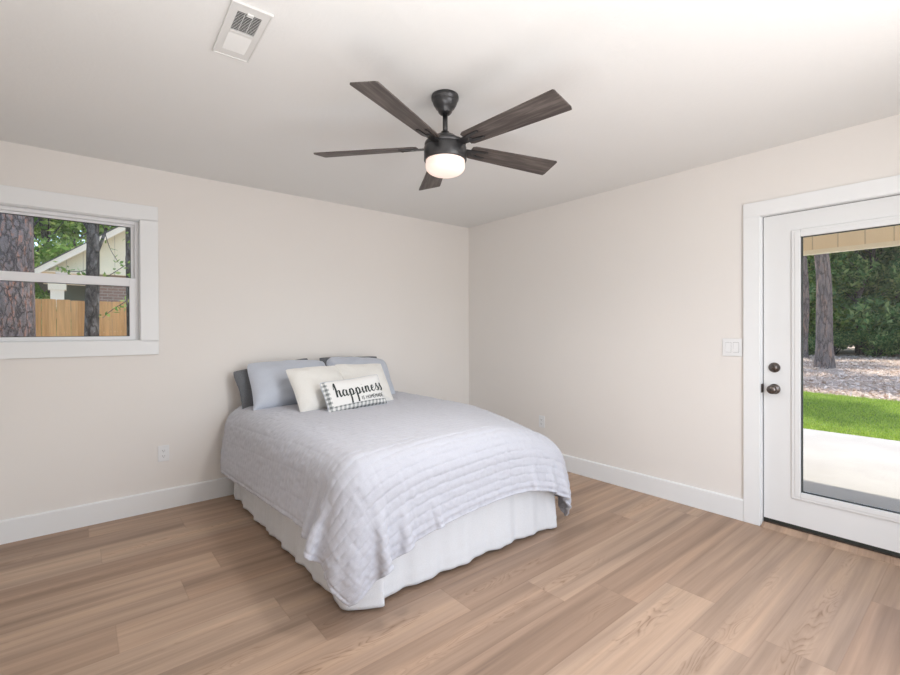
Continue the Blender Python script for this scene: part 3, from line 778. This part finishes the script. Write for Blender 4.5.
def gingham_mat():
    t = NT('gingham_border_cotton'); co = t.co(); sep = t.n('ShaderNodeSeparateXYZ'); t.l(co, sep.inputs[0]); x, z = sep.outputs[0], sep.outputs[2]
    def stripe(c): return t.math('LESS_THAN', t.math('FRACT', t.math('DIVIDE', c, 0.033)), 0.5)
    a = t.math('ADD', stripe(x), stripe(z))
    gi = t.ramp(t.math('MULTIPLY', a, 0.5), [(0.0, (0.80, 0.80, 0.79)), (0.5, (0.36, 0.38, 0.38)), (1.0, (0.13, 0.14, 0.145))], 'CONSTANT')
    nd = t.ramp(t.math('MULTIPLY', a, 0.5), [(0.0, (0.80, 0.80, 0.79)), (0.25, (0.48, 0.50, 0.50)), (0.75, (0.20, 0.215, 0.22))], 'CONSTANT')
    inb = t.math('MAXIMUM', t.math('LESS_THAN', x, -0.205), t.math('LESS_THAN', z, 0.042))
    inb = t.math('MAXIMUM', inb, t.math('GREATER_THAN', sep.outputs[1], 0.012))
    t.set(t.mix(inb, (0.80, 0.80, 0.79), nd), 0.9, 0, 0.2); t.bump(t.noise(co, 400, 2), 0.2, 0.001); return t.m
M['gingham'] = gingham_mat()
lp = Pillow(0.50, 0.245, 0.10, 7, 0.003, 0, 0.05)
lum = place_pillow('lumbar_cushion', lp, -1.860, -0.885, D(27), D(3), D(-3.0), None, M['gingham'], 'small white lumbar cushion lettered happiness, with grey gingham border', None, 0.0028, M['sham'])
# lettering, drawn as brush strokes on the cushion's front
def cr(pts, n=10):
    P = np.array(pts, float); P = np.vstack([2*P[0]-P[1], P, 2*P[-1]-P[-2]]); out = []
    for i in range(1, len(P)-2):
        for u in np.linspace(0, 1, n, endpoint=False):
            out.append(0.5*((2*P[i])+(-P[i-1]+P[i+1])*u+(2*P[i-1]-5*P[i]+4*P[i+1]-P[i+2])*u*u+(-P[i-1]+3*P[i]-3*P[i+1]+P[i+2])*u**3))
    out.append(P[-2]); return np.array(out)
G = {   # x,y in em (x-height 1)
 'h': (0.95, [[(0.0, 1.2), (0.22, 2.1), (0.32, 2.25), (0.30, 1.6), (0.22, 0.0)], [(0.22, 0.1), (0.40, 0.85), (0.62, 0.95), (0.64, 0.4), (0.72, 0.0), (0.95, 0.25)]]),
 'a': (0.90, [[(0.60, 0.85), (0.30, 0.95), (0.10, 0.45), (0.25, 0.02), (0.50, 0.25), (0.62, 0.9), (0.60, 0.25), (0.72, 0.0), (0.92, 0.25)]]),
 'p': (0.92, [[(0.05, 0.4), (0.20, 0.95), (0.20, 0.2), (0.14, -1.25)], [(0.20, 0.5), (0.45, 1.0), (0.66, 0.6), (0.52, 0.05), (0.24, 0.1), (0.55, 0.02), (0.92, 0.3)]]),
 'i': (0.50, [[(0.05, 0.4), (0.20, 0.9), (0.18, 0.2), (0.28, 0.0), (0.50, 0.3)], [(0.26, 1.32), (0.28, 1.38)]]),
 'n': (0.92, [[(0.05, 0.6), (0.18, 0.95), (0.16, 0.0)], [(0.17, 0.3), (0.38, 0.9), (0.56, 0.85), (0.56, 0.25), (0.68, 0.0), (0.92, 0.3)]]),
 'e': (0.72, [[(0.08, 0.35), (0.40, 0.6), (0.42, 0.92), (0.20, 0.85), (0.12, 0.3), (0.35, 0.0), (0.72, 0.35)]]),
 's': (0.62, [[(0.0, 0.3), (0.36, 1.15), (0.30, 0.85), (0.48, 0.35), (0.30, 0.0), (0.08, 0.12)], [(0.3, 0.0), (0.62, 0.3)]]),
}
CAP = {'I': (0.3, [[(0.15, 0), (0.15, 1)]]), 'S': (0.62, [[(0.55, 0.85), (0.3, 1), (0.08, 0.75), (0.5, 0.3), (0.3, 0), (0.05, 0.15)]]),
 'H': (0.72, [[(0.1, 0), (0.1, 1)], [(0.6, 0), (0.6, 1)], [(0.1, 0.5), (0.6, 0.5)]]), 'O': (0.75, [[(0.35, 1), (0.08, 0.5), (0.35, 0), (0.64, 0.5), (0.35, 1)]]),
 'M': (0.85, [[(0.1, 0), (0.14, 1)], [(0.14, 1), (0.4, 0.35)], [(0.4, 0.35), (0.68, 1)], [(0.68, 1), (0.72, 0)]]), 'E': (0.6, [[(0.1, 0), (0.1, 1)], [(0.1, 1), (0.5, 1)], [(0.1, 0.52), (0.45, 0.52)], [(0.1, 0), (0.5, 0)]]),
 'A': (0.72, [[(0.05, 0), (0.35, 1)], [(0.35, 1), (0.65, 0)], [(0.17, 0.35), (0.53, 0.35)]]), 'D': (0.7, [[(0.1, 0), (0.1, 1)], [(0.1, 1), (0.55, 0.8), (0.55, 0.2), (0.1, 0)]]), ' ': (0.4, [])}
def text_strokes(txt, table, x0, z0, s, wid, sx=1.0, slope=0.0):
    parts = []; x = x0
    for ch in txt:
        adv, strokes = table[ch]
        for st in strokes:
            c = cr(st, 8); px = x+c[:, 0]*s*sx; pz = z0+c[:, 1]*s+slope*(px-x0)
            n = len(px); d = np.stack([np.gradient(px), np.gradient(pz)], 1); d /= np.linalg.norm(d, axis=1)[:, None]+1e-9
            wd = wid*(0.45+0.75*np.clip(-d[:, 1], 0, 1)) if table is G else np.full(n, wid*0.5)
            nn = np.stack([-d[:, 1], d[:, 0]], 1)
            A = np.stack([px, pz], 1)+nn*wd[:, None]; B = np.stack([px, pz], 1)-nn*wd[:, None]; Cc = np.stack([px, pz], 1)
            pts2 = np.stack([A, Cc, B], 1).reshape(-1, 2)
            U = pts2[:, 0]/(lp.w/2); Vv = (pts2[:, 1]-lp.h/2)/(lp.h/2)
            P3 = lp.P(U, Vv, 1, 0.0014); P3[:, 0] = pts2[:, 0]
            F = np.array([(i*3+a, i*3+a+1, i*3+a+4, i*3+a+3) for i in range(n-1) for a in (0, 1)])
            parts.append((P3, F))
        x += adv*s*sx
    return join_np(parts)
V, F = text_strokes('happiness', G, -0.178, 0.100, 0.050, 0.0056, 1.16, 0.02); mesh_obj('script_lettering', V, F, M['ink'], lum, True)
V, F = text_strokes('IS HOMEMADE', CAP, 0.015, 0.050, 0.028, 0.0040, 1.0, 0.02); mesh_obj('capital_lettering', V, F, M['ink'], lum, True)
# ------------------------------------------------------------------ outdoors
GZ = -0.10
def leaf_mat(name, dark, mid_, light, trans=0.35):
    t = NT(name); geo = t.n('ShaderNodeNewGeometry')
    c = t.ramp(geo.outputs['Random Per Island'], [(0.0, dark), (0.55, mid_), (1.0, light)])
    df = t.n('ShaderNodeBsdfDiffuse'); tl = t.n('ShaderNodeBsdfTranslucent'); t.l(c, df.inputs[0]); t.l(c, tl.inputs[0])
    mx = t.n('ShaderNodeMixShader'); mx.inputs[0].default_value = trans; t.l(df.outputs[0], mx.inputs[1]); t.l(tl.outputs[0], mx.inputs[2])
    t.t.nodes.remove(t.b); t.l(mx.outputs[0], t.out.inputs[0]); return t.m
M['leaf'] = leaf_mat('oak_leaves', (0.08, 0.18, 0.06), (0.19, 0.33, 0.12), (0.50, 0.60, 0.24), 0.45)
M['leaf_light'] = leaf_mat('young_leaves', (0.12, 0.24, 0.05), (0.26, 0.40, 0.09), (0.50, 0.58, 0.20), 0.45)
M['needles'] = leaf_mat('pine_needles', (0.03, 0.07, 0.025), (0.06, 0.12, 0.04), (0.10, 0.17, 0.06), 0.2)
M['grass'] = leaf_mat('lawn_blades', (0.22, 0.34, 0.04), (0.40, 0.52, 0.08), (0.58, 0.64, 0.16), 0.35)
def bark_mat(name, a, b, c_, sc=(7, 7, 1.6)):
    t = NT(name); co = t.co(); v = t.mapping(co, sc)
    vo = t.n('ShaderNodeTexVoronoi', feature='DISTANCE_TO_EDGE'); vo.inputs['Scale'].default_value = 1.0
    nz = t.n('ShaderNodeVectorMath', operation='ADD'); ns_ = t.noise(v, 1.6, 3, 0.5, 0, 1); t.l(v, nz.inputs[0]); t.l(ns_, nz.inputs[1]); t.l(nz.outputs[0], vo.inputs['Vector'])
    e = t.ramp(vo.outputs['Distance'], [(0.0, (0.15, 0.15, 0.15)), (0.11, (1, 1, 1))])
    col = t.ramp(t.noise(v, 1.1, 5, 0.65), [(0.35, a), (0.52, b), (0.66, c_)])
    t.set(t.mix(e, tuple(x*0.55 for x in a), col), 0.9, 0, 0.15); t.bump(t.math('ADD', e, t.noise(co, 40, 3)), 0.8, 0.02); return t.m
M['pine_bark'] = bark_mat('pine_bark', (0.17, 0.135, 0.12), (0.27, 0.215, 0.185), (0.36, 0.23, 0.17))
M['grey_bark'] = bark_mat('grey_bark', (0.065, 0.06, 0.052), (0.125, 0.11, 0.095), (0.24, 0.23, 0.21), (14, 14, 6))
def litter_mat():
    t = NT('pine_straw_ground'); co = t.co()
    c = t.ramp(t.noise(co, 14, 6, 0.7), [(0.32, (0.26, 0.18, 0.13)), (0.5, (0.52, 0.40, 0.31)), (0.68, (0.76, 0.63, 0.52))])
    c = t.mix(t.ramp(t.noise(co, 0.9, 3), [(0.4, (0, 0, 0)), (0.65, (0.6, 0.6, 0.6))]), c, (0.34, 0.26, 0.21))
    t.set(c, 0.95, 0, 0.1); t.bump(t.noise(co, 30, 4), 0.9, 0.03); return t.m
M['litter'] = litter_mat()
M['chip'] = leaf_mat('fallen_leaves', (0.44, 0.31, 0.23), (0.66, 0.51, 0.40), (0.86, 0.72, 0.60), 0.1)
def concrete_mat():
    t = NT('broom_concrete'); co = t.co()
    c = t.ramp(t.noise(co, 1.2, 5, 0.6), [(0.3, (0.35, 0.325, 0.295)), (0.7, (0.43, 0.405, 0.37))])
    t.set(c, 0.85, 0, 0.2); t.bump(t.noise(t.mapping(co, (4, 160, 1)), 1, 2), 0.3, 0.003); return t.m
M['concrete'] = concrete_mat()
M['soil'] = simple('grass_thatch', (0.14, 0.20, 0.035), 0.95, 0, 0.1, 5, 0.25, 0.5, 60)
def siding_mat(name, col, pitch_, axis=0, dark=0.72):
    t = NT(name); sep = t.n('ShaderNodeSeparateXYZ'); t.l(t.co(), sep.inputs[0])
    f = t.math('FRACT', t.math('DIVIDE', sep.outputs[axis], pitch_))
    e = t.ramp(f, [(0.0, (1, 1, 1)), (0.045, (1, 1, 1)), (0.055, (0, 0, 0))])
    c = t.mix(e, t.ramp(t.noise(t.mapping(t.co(), (6, 6, 1)), 2, 3), [(0.3, tuple(x*0.97 for x in col)), (0.7, col)]), tuple(x*dark for x in col))
    t.set(c, 0.7, 0, 0.2); t.bump(t.math('SUBTRACT', 1, e), 0.5, 0.006); return t.m
M['cream_siding'] = siding_mat('cream_grooved_siding', (0.98, 0.81, 0.60), 0.205, 1)
M['house_siding'] = siding_mat('pale_board_siding', (0.93, 0.85, 0.63), 0.30, 0)
M['cream_trim'] = simple('cream_trim', (0.97, 0.86, 0.69), 0.6, 0, 0.3, 4, 0.02)
M['green_wall'] = simple('grey_green_wall', (0.20, 0.23, 0.19), 0.8, 0, 0.2, 3, 0.06)
M['shingle'] = simple('grey_shingles', (0.16, 0.15, 0.14), 0.9, 0, 0.1, 12, 0.2)
def brick_mat():
    t = NT('weathered_brick'); br = t.n('ShaderNodeTexBrick'); br.inputs['Scale'].default_value = 1.0; br.inputs['Brick Width'].default_value = 0.21; br.inputs['Row Height'].default_value = 0.072; br.inputs['Mortar Size'].default_value = 0.008
    br.inputs['Color1'].default_value = (0.30, 0.19, 0.14, 1); br.inputs['Color2'].default_value = (0.24, 0.16, 0.12, 1); br.inputs['Mortar'].default_value = (0.36, 0.31, 0.27, 1)
    mp = t.n('ShaderNodeMapping'); mp.inputs['Rotation'].default_value = (PI/2, 0, 0); t.l(t.co(), mp.inputs[0]); t.l(mp.outputs[0], br.inputs['Vector']); t.set(br.outputs[0], 0.9); return t.m
M['brick'] = brick_mat()
def fence_mat():
    t = NT('cedar_pickets'); co = t.co(); sep = t.n('ShaderNodeSeparateXYZ'); t.l(co, sep.inputs[0])
    wn = t.n('ShaderNodeTexWhiteNoise', noise_dimensions='1D'); t.l(t.math('FLOOR', t.math('DIVIDE', sep.outputs[0], 0.145)), wn.inputs['W'])
    c = t.ramp(wn.outputs[0], [(0, (0.66, 0.36, 0.14)), (1, (0.80, 0.47, 0.20))])
    g = t.ramp(t.noise(t.mapping(co, (60, 60, 3)), 1, 3), [(0.3, (0.82, 0.8, 0.78)), (0.7, (1.08, 1.06, 1.04))])
    t.set(t.mix(1.0, c, g, 'MULTIPLY'), 0.8, 0, 0.2); return t.m
M['fence'] = fence_mat()

def ground(name, x0, x1, y0, y1, z, mat, und=0.0, n=2, seed=0):
    xs = np.linspace(x0, x1, n); ys = np.linspace(y0, y1, n); X, Y = np.meshgrid(xs, ys, indexing='ij'); f = vnoise(seed+20)
    Z = z+und*f(X*0.45, Y*0.45)+und*0.4*f(X*1.7, Y*1.7)
    top = np.stack([X, Y, Z], 2).reshape(-1, 3)
    return struct(mesh_obj(name, top, grid_faces(n, n), mat, None, True))
struct(box('patio', WT, 4.36, -9.0, 3.0, GZ-0.15, GZ, M['concrete'], None, 0.01))
ground('garden_ground', WT-6.5, 70, -30, 55, GZ-0.05, M['litter'], 0.05, 120, 1)
bm = bmesh.new(); prism(bm, [(4.36, -12), (8.35, -12), (8.62, -6), (8.70, -2.6), (9.03, -1.0), (9.3, 1.5), (9.4, 9), (4.36, 9)], 'z', GZ-0.09, GZ-0.015); struct(bm_obj('lawn_bed', bm, M['soil']))
rs = np.random.RandomState(8)
def blades(n, x0, x1, y0, y1, hh, wid, edge=None, seed=1):
    r = np.random.RandomState(seed)
    x = r.uniform(x0, x1, n); y = r.uniform(y0, y1, n)
    if edge: k = x < edge(y)+r.uniform(-.12, .12, n); x, y = x[k], y[k]; n = len(x)
    a = r.uniform(0, 2*PI, n); h = hh*r.uniform(0.5, 1.2, n); lx = r.normal(0, .45, n)*h; ly = r.normal(0, .45, n)*h; w_ = wid*r.uniform(.6, 1.2, n)
    b = np.stack([x, y, np.full(n, GZ-0.02)], 1); s_ = np.stack([np.cos(a)*w_, np.sin(a)*w_, 0*a], 1); t = b+np.stack([lx, ly, h], 1)
    return np.stack([b-s_, b+s_, t], 1).reshape(-1, 3), np.arange(3*n).reshape(n, 3)
ledge = lambda y: np.interp(y, [-12, -6, -2.6, -1, 1.5, 9], [8.35, 8.62, 8.70, 9.03, 9.3, 9.4])
V, F = blades(110000, 4.37, 9.6, -6.5, 2.5, 0.045, 0.005, ledge)
tag(mesh_obj('lawn_grass', V, F, M['grass']), 'bright green mown grass strip between patio and woods', 'grass', None, 'stuff')
def chips(n, x0, x1, y0, y1, size, seed=2):
    r = np.random.RandomState(seed); x = x0+(x1-x0)*r.rand(n)**1.5; y = r.uniform(y0, y1, n)
    k = x > ledge(y)+r.uniform(-.1, .3, n); x, y = x[k], y[k]; n = len(x)
    c_ = np.stack([x, y, GZ-0.02+0.02*r.rand(n)], 1); a = r.normal(0, 1, (n, 3)); a[:, 2] *= .35; a /= np.linalg.norm(a, axis=1)[:, None]
    b = np.cross(a, np.array([0, 0, 1.])+0.3*r.normal(0, 1, (n, 3))); b /= np.linalg.norm(b, axis=1)[:, None]; s_ = size*r.uniform(.5, 1.4, n)[:, None]
    return np.stack([c_-a*s_, c_-b*s_*.4, c_+a*s_, c_+b*s_*.4], 1).reshape(-1, 3), np.arange(4*n).reshape(n, 4)
V, F = chips(36000, 8.5, 30, -9, 9, 0.055)
tag(mesh_obj('leaf_litter', V, F, M['chip']), 'brown fallen leaves and pine straw on the shaded woodland floor', 'leaves', None, 'stuff')

# porch roof with grooved header board in front of the door
po = empty('porch_roof', (1.35, -3.0, GZ)); tag(po, 'cream boarded porch header and roof outside the glass door', 'porch')
P0_ = Vector(po.location)
def pbox(name, x0, x1, y0, y1, z0, z1, mat): return box(name, x0-P0_.x, x1-P0_.x, y0-P0_.y, y1-P0_.y, z0-P0_.z, z1-P0_.z, mat, po)
pbox('header_board', 2.50, 2.56, -8.0, 1.4, 2.10, 2.46, M['cream_siding'])
pbox('header_trim', 2.49, 2.575, -8.0, 1.4, 2.062, 2.105, M['cream_trim'])
pbox('porch_ceiling', WT, 2.50, -8.0, 1.4, 2.46, 2.49, M['cream_trim'])
pbox('roof_deck', WT, 2.72, -8.1, 1.5, 2.49, 2.56, M['shingle'])
for y in (-7.9, 1.3): pbox('post', 2.47, 2.59, y-0.06, y+0.06, GZ, 2.10, M['cream_trim'])

# trees
def leaf_quads(cent, size, r, flat=0.6):
    n = len(cent); a = r.normal(0, 1, (n, 3)); a /= np.linalg.norm(a, axis=1)[:, None]
    nn = r.normal(0, 1, (n, 3)); nn[:, 2] += flat; b = np.cross(a, nn); b /= np.linalg.norm(b, axis=1)[:, None]+1e-9
    s_ = size*r.uniform(.55, 1.25, n)[:, None]
    return np.stack([cent-a*s_, cent-b*s_*.45, cent+a*s_, cent+b*s_*.45], 1).reshape(-1, 3), np.arange(4*n).reshape(n, 4)
def crown_points(n, blobs, r):
    wts = np.array([b[3]**2 for b in blobs]); idx = r.choice(len(blobs), n, p=wts/wts.sum()); B = np.array(blobs)[idx]
    d = r.normal(0, 1, (n, 3)); d /= np.linalg.norm(d, axis=1)[:, None]; rad = r.rand(n)**0.45
    return B[:, :3]+d*(B[:, 3]*rad)[:, None]*np.array([1, 1, .75])
def make_tree(name, h, tr, blobs, nleaf, lsize, leafm, barkm, seed, bend=0.15, base_flare=1.35):
    r = np.random.RandomState(seed); o = empty(name)
    n = 22; z = np.linspace(0, h, n); f = vnoise(seed)
    px = bend*(f(z*0.35, 0*z+2)-f(0, 2)); py = bend*(f(z*0.35, 0*z+9)-f(0, 9))
    rad = tr*(1-0.72*z/h)*(1+(base_flare-1)*np.exp(-z/0.25))
    parts = [tube_np(np.stack([px, py, z], 1), rad, 14)]
    for b in blobs:
        z0_ = min(max(b[2]*0.7, h*0.25), h*0.92); p0 = np.array([np.interp(z0_, z, px), np.interp(z0_, z, py), z0_]); p1 = np.array(b[:3]); mid = (p0+p1)/2+np.array([0, 0, -0.12*np.linalg.norm(p1-p0)])
        tt = np.linspace(0, 1, 7)[:, None]; c_ = (1-tt)**2*p0+2*tt*(1-tt)*mid+tt**2*p1
        parts.append(tube_np(c_, np.linspace(tr*0.28, tr*0.06, 7), 6))
    V, F = join_np(parts); mesh_obj('trunk', V, F, barkm, o, True)
    if nleaf:
        V, F = leaf_quads(crown_points(nleaf, blobs, r), lsize, r); mesh_obj('foliage', V, F, leafm, o)
    return o
def rb(r, n, z0, z1, sp, rr):
    return [(r.uniform(-sp, sp), r.uniform(-sp, sp), r.uniform(z0, z1), r.uniform(rr*.6, rr*1.2)) for _ in range(n)]
rr_ = np.random.RandomState(77)
# the two pines on the pine straw beyond the lawn, and one more out of the door's view that shades the grass
def pine(x, y, rad, h, seed, label, lean=0.0, low=0.62):
    bl = [(math.cos(a)*rr_.uniform(.6, 2.2), math.sin(a)*rr_.uniform(.6, 2.2), h*z_, rr_.uniform(.6, 1.2)) for a, z_ in zip(rr_.uniform(0, 2*PI, 13), np.linspace(low, 0.98, 13))]
    o = make_tree('pine_tree', h, rad, bl, 3000, 0.20, M['needles'], M['pine_bark'], seed, 0.3, 1.25); o.location = (x, y, GZ-0.05); tag(o, label, 'tree'); return o
pine(17.45, 0.26, 0.265, 15, 5, 'straight reddish pine trunk in the door glass, nearest to the lawn')
pine(24.5, 2.50, 0.20, 15, 6, 'slim pine trunk at the left edge of the door glass, further back')
pine(11.0, 0.85, 0.20, 14, 9, 'tall pine beside the lawn, left of the door view')
pine(20.5, 3.4, 0.22, 15, 10, 'pine trunk left of the door view among the pine straw')
pine(15.5, -6.5, 0.22, 15, 14, 'pine trunk right of the door view among the pine straw')
# woods
g = 'trees at the edge of the woods'
protos = []
for k in range(3):
    r = np.random.RandomState(40+k)
    bl = rb(r, 20, 1.8, 8.6, 1.9, 1.25)
    o = make_tree('forest_tree', 8.5, 0.11+0.03*k, bl, 9000, 0.16, M['leaf'] if k < 2 else M['leaf_light'], M['grey_bark'], 50+k, 0.9); protos.append(o)
spots = []
r = np.random.RandomState(12)
for row, x in enumerate((28.6, 31.5, 35.0, 39.5)):
    for q in range(8 if row < 3 else 9):
        spots.append((x+r.uniform(-.9, .9), -11+q*3.0+r.uniform(-1, 1)+(row % 2)*1.4, r.uniform(0, 6.28), r.uniform(.85, 1.25)))
for i, (x, y, a, s_) in enumerate(spots):
    o = protos[i % 3] if i < 3 else copy_tree(protos[i % 3])
    o.location = (x, y, GZ-0.05); o.rotation_euler = (0, 0, a); o.scale = (s_, s_, s_)
    tag(o, 'leafy green tree of the dense woods beyond the pine straw, seen through the door glass', 'tree', g)
sh = []
for k in range(2):
    r = np.random.RandomState(90+k); bl = rb(r, 9, 0.25, 1.35, 0.9, 0.55)
    o = empty('undergrowth_shrub'); V, F = leaf_quads(crown_points(4500, bl, r), 0.085, r); mesh_obj('foliage', V, F, M['leaf'], o)
    V, F = join_np([tube_np(np.array([(0, 0, 0), (b[0]*.5, b[1]*.5, b[2]*.6), b[:3]]), [0.03, 0.02, 0.01], 5) for b in bl]); mesh_obj('stems', V, F, M['grey_bark'], o); sh.append(o)
r = np.random.RandomState(4)
for i in range(16):
    o = sh[i % 2] if i < 2 else copy_tree(sh[i % 2]); o.location = (27.2+r.uniform(-.5, 1.2), -9.5+i*1.25+r.uniform(-.4, .4), GZ-0.05); o.rotation_euler = (0, 0, r.uniform(0, 6)); s_ = r.uniform(.7, 1.15); o.scale = (s_, s_, s_)
    tag(o, 'low dark shrub along the foot of the woods, seen through the door glass', 'shrub', 'undergrowth along the woods')

# ---- what the window shows
M['near_bark'] = bark_mat('plated_pine_bark', (0.13, 0.115, 0.11), (0.22, 0.19, 0.18), (0.40, 0.20, 0.13), (20, 20, 8))
t1 = make_tree('pine_tree', 12, 0.305, [(math.cos(a)*1.6, math.sin(a)*1.6, z_, 1.1) for a, z_ in zip(range(0, 22, 2), np.linspace(7.5, 11.8, 11))], 5000, 0.16, M['needles'], M['near_bark'], 15, 0.05, 1.1)
t1.location = (-4.025, 2.0, GZ-0.05); tag(t1, 'thick plated pine trunk filling the left side of the window', 'tree')
t2 = make_tree('young_tree', 6.5, 0.083, [(0.3, 0.1, 3.2, .45), (-.35, 0.1, 3.6, .6), (0.4, -.2, 4.3, .7), (-.3, .3, 5.2, .8), (0.2, 0, 6.2, .8)], 2600, 0.06, M['leaf_light'], M['grey_bark'], 22, 0.12, 1.3)
t2.location = (-3.32, 2.9, GZ-0.05); tag(t2, 'slender dark tree trunk standing in front of the wooden fence', 'tree')
t3 = make_tree('young_tree', 6.0, 0.075, [(0.3, 0.1, 3.9, .5), (-.3, 0.2, 4.6, .6), (0.2, -.2, 5.4, .7)], 1500, 0.06, M['leaf_light'], M['grey_bark'], 23, 0.06, 1.1)
t3.location = (-2.88, 3.05, GZ-0.05); tag(t3, 'thin dark tree trunk at the right edge of the window glass', 'tree')
BR = [[(-3.27, 2.90, 2.05), (-3.36, 2.82, 1.98), (-3.49, 2.8, 1.96), (-3.60, 2.8, 2.01)],
      [(-3.27, 2.90, 1.93), (-3.22, 2.8, 1.90), (-3.15, 2.8, 1.93), (-3.03, 2.8, 2.03), (-2.93, 2.86, 2.12), (-2.90, 3.0, 2.16)],
      [(-3.27, 2.90, 2.72), (-3.21, 2.8, 2.60), (-3.16, 2.8, 2.37), (-3.12, 2.8, 2.24), (-3.05, 2.8, 2.10)],
      [(-2.90, 3.02, 2.8), (-2.93, 2.8, 2.64), (-2.95, 2.8, 2.38), (-2.98, 2.8, 2.11), (-2.94, 2.8, 1.92)],
      [(-2.90, 3.02, 1.70), (-3.02, 2.85, 1.61), (-3.13, 2.8, 1.52), (-3.20, 2.8, 1.44)]]
br_ = empty('leafy_branches', (-3.1, 2.85, 1.9)); tag(br_, 'thin drooping leafy twigs hanging across the window view', 'branch')
r = np.random.RandomState(31); tubes = []; cents = []
for b in BR:
    c_ = cr(b, 8); tubes.append(tube_np(c_, np.linspace(0.006, 0.0025, len(c_)), 5)); k = r.choice(len(c_), 20); cents.append(c_[k]+r.normal(0, 0.03, (20, 3)))
cents.append(np.stack([r.uniform(-3.55, -2.85, 130), r.uniform(2.65, 3.05, 130), 2.78-0.30*r.rand(130)**1.4], 1))
for _ in range(6):
    a = np.array([r.uniform(-3.5, -2.9), 2.85, 2.85]); tubes.append(tube_np(np.array([a, a+[r.uniform(-.1, .1), 0, -.15], a+[r.uniform(-.2, .2), 0, -.3]]), [0.005, .004, .002], 5))
off3 = np.array([-3.1, 2.85, 1.9])
V, F = join_np(tubes); mesh_obj('twigs', V-off3, F, M['grey_bark'], br_)
V, F = leaf_quads(np.concatenate(cents), 0.038, r); mesh_obj('leaves', V-off3, F, M['leaf_light'], br_)

fn = empty('wooden_fence', (-4, 3.95, GZ)); tag(fn, 'orange-brown wooden picket fence behind the tree trunks outside the window', 'fence')
bm = bmesh.new(); r = np.random.RandomState(3)
for k in range(60):
    x = -9+k*0.145+4; hh = 1.80+r.uniform(-.008, .008)
    prism(bm, [(x+0.002, 0.03), (x+0.143, 0.03), (x+0.143, hh-0.008), (x+0.135, hh), (x+0.010, hh), (x+0.002, hh-0.008)], 'y', -0.009+r.uniform(-.002, .002), 0.009)
bm_obj('pickets', bm, M['fence'], fn)
bm = bmesh.new()
for z in (0.35, 1.0, 1.6): bx(bm, -5, 3.7, 0.012, 0.05, z-0.045, z+0.045)
bm_obj('rails', bm, M['fence'], fn)

hs = empty('neighbour_house', (0, 10, GZ)); tag(hs, 'cream gabled neighbour house with porch column behind the fence', 'house')
Z = lambda z: z-GZ
bm = bmesh.new(); prism(bm, [(-3.95, Z(2.60)), (-3.95, Z(2.68)), (0.6, Z(6.10)), (5.1, Z(2.7)), (5.1, Z(2.66)), (-3.0, Z(2.66)), (-3.0, Z(2.62))], 'y', -0.1, 0.1); bm_obj('gable_wall', bm, M['house_siding'], hs)
bm = bmesh.new()
for sgn, xa in ((1, -4.22), (-1, 5.42)):
    p0 = (xa, Z(2.44)); p1 = (0.6, Z(6.05))
    prism(bm, [p0, p1, (p1[0], p1[1]+0.17), (p0[0], p0[1]+0.15)], 'y', -0.42, -0.38)
bm_obj('rake_board', bm, M['cream_trim'], hs)
bm = bmesh.new()
for xa in (-4.22, 5.42):
    prism(bm, [(xa, Z(2.585)), (0.6, Z(6.215)), (0.6, Z(6.25)), (xa, Z(2.61))], 'y', -0.43, 7)
bm_obj('roof', bm, M['shingle'], hs)
box('porch_beam', -4.0, -3.0, -0.12, 0.12, Z(2.38), Z(2.62), M['cream_trim'], hs)
bm = bmesh.new(); bx(bm, -3.88, -3.64, -0.12, 0.12, 0, Z(2.30)); bx(bm, -3.92, -3.60, -0.15, 0.15, Z(2.24), Z(2.38)); bx(bm, -3.92, -3.60, -0.15, 0.15, 0, 0.2); bm_obj('porch_column', bm, M['cream_trim'], hs)
box('porch_back_wall', -3.7, -2.95, 2.2, 2.3, 0, Z(2.7), M['green_wall'], hs)
box('porch_soffit', -4.1, -3.0, -0.3, 2.3, Z(2.62), Z(2.65), M['cream_trim'], hs)
box('brick_wall', -3.0, 5.1, 0.0, 0.15, 0, Z(2.66), M['brick'], hs)
box('side_wall', -3.02, -2.95, 0.15, 2.3, 0, Z(2.7), M['brick'], hs)

g = 'trees behind the neighbour house'
r = np.random.RandomState(61); gp = make_tree('garden_tree', 8.5, 0.13, rb(r, 16, 1.8, 8.4, 2.0, 1.1), 5200, 0.13, M['leaf_light'], M['grey_bark'], 62, 0.9)
for i, (x, y, s_) in enumerate([(-7.2, 16, 1.0), (-4.9, 18.5, 1.25), (-2.9, 20.5, 1.3), (-6.3, 21, 1.3), (-9.5, 19, 1.2), (-0.5, 22, 1.3), (-4.2, 23.5, 1.4), (-4.7, 14.5, .8)]):
    o = gp if i == 0 else copy_tree(gp); o.location = (x, y, GZ-0.05); o.rotation_euler = (0, 0, i*1.3); o.scale = (s_, s_, s_)
    tag(o, 'bright green leafy tree above the roof slope, seen through the window', 'tree', g)
o = copy_tree(sh[0]); o.location = (-4.45, 7.2, GZ); o.scale = (1, 1, 1.35); tag(o, 'green bush between the pine trunk and the porch column, over the fence', 'shrub')
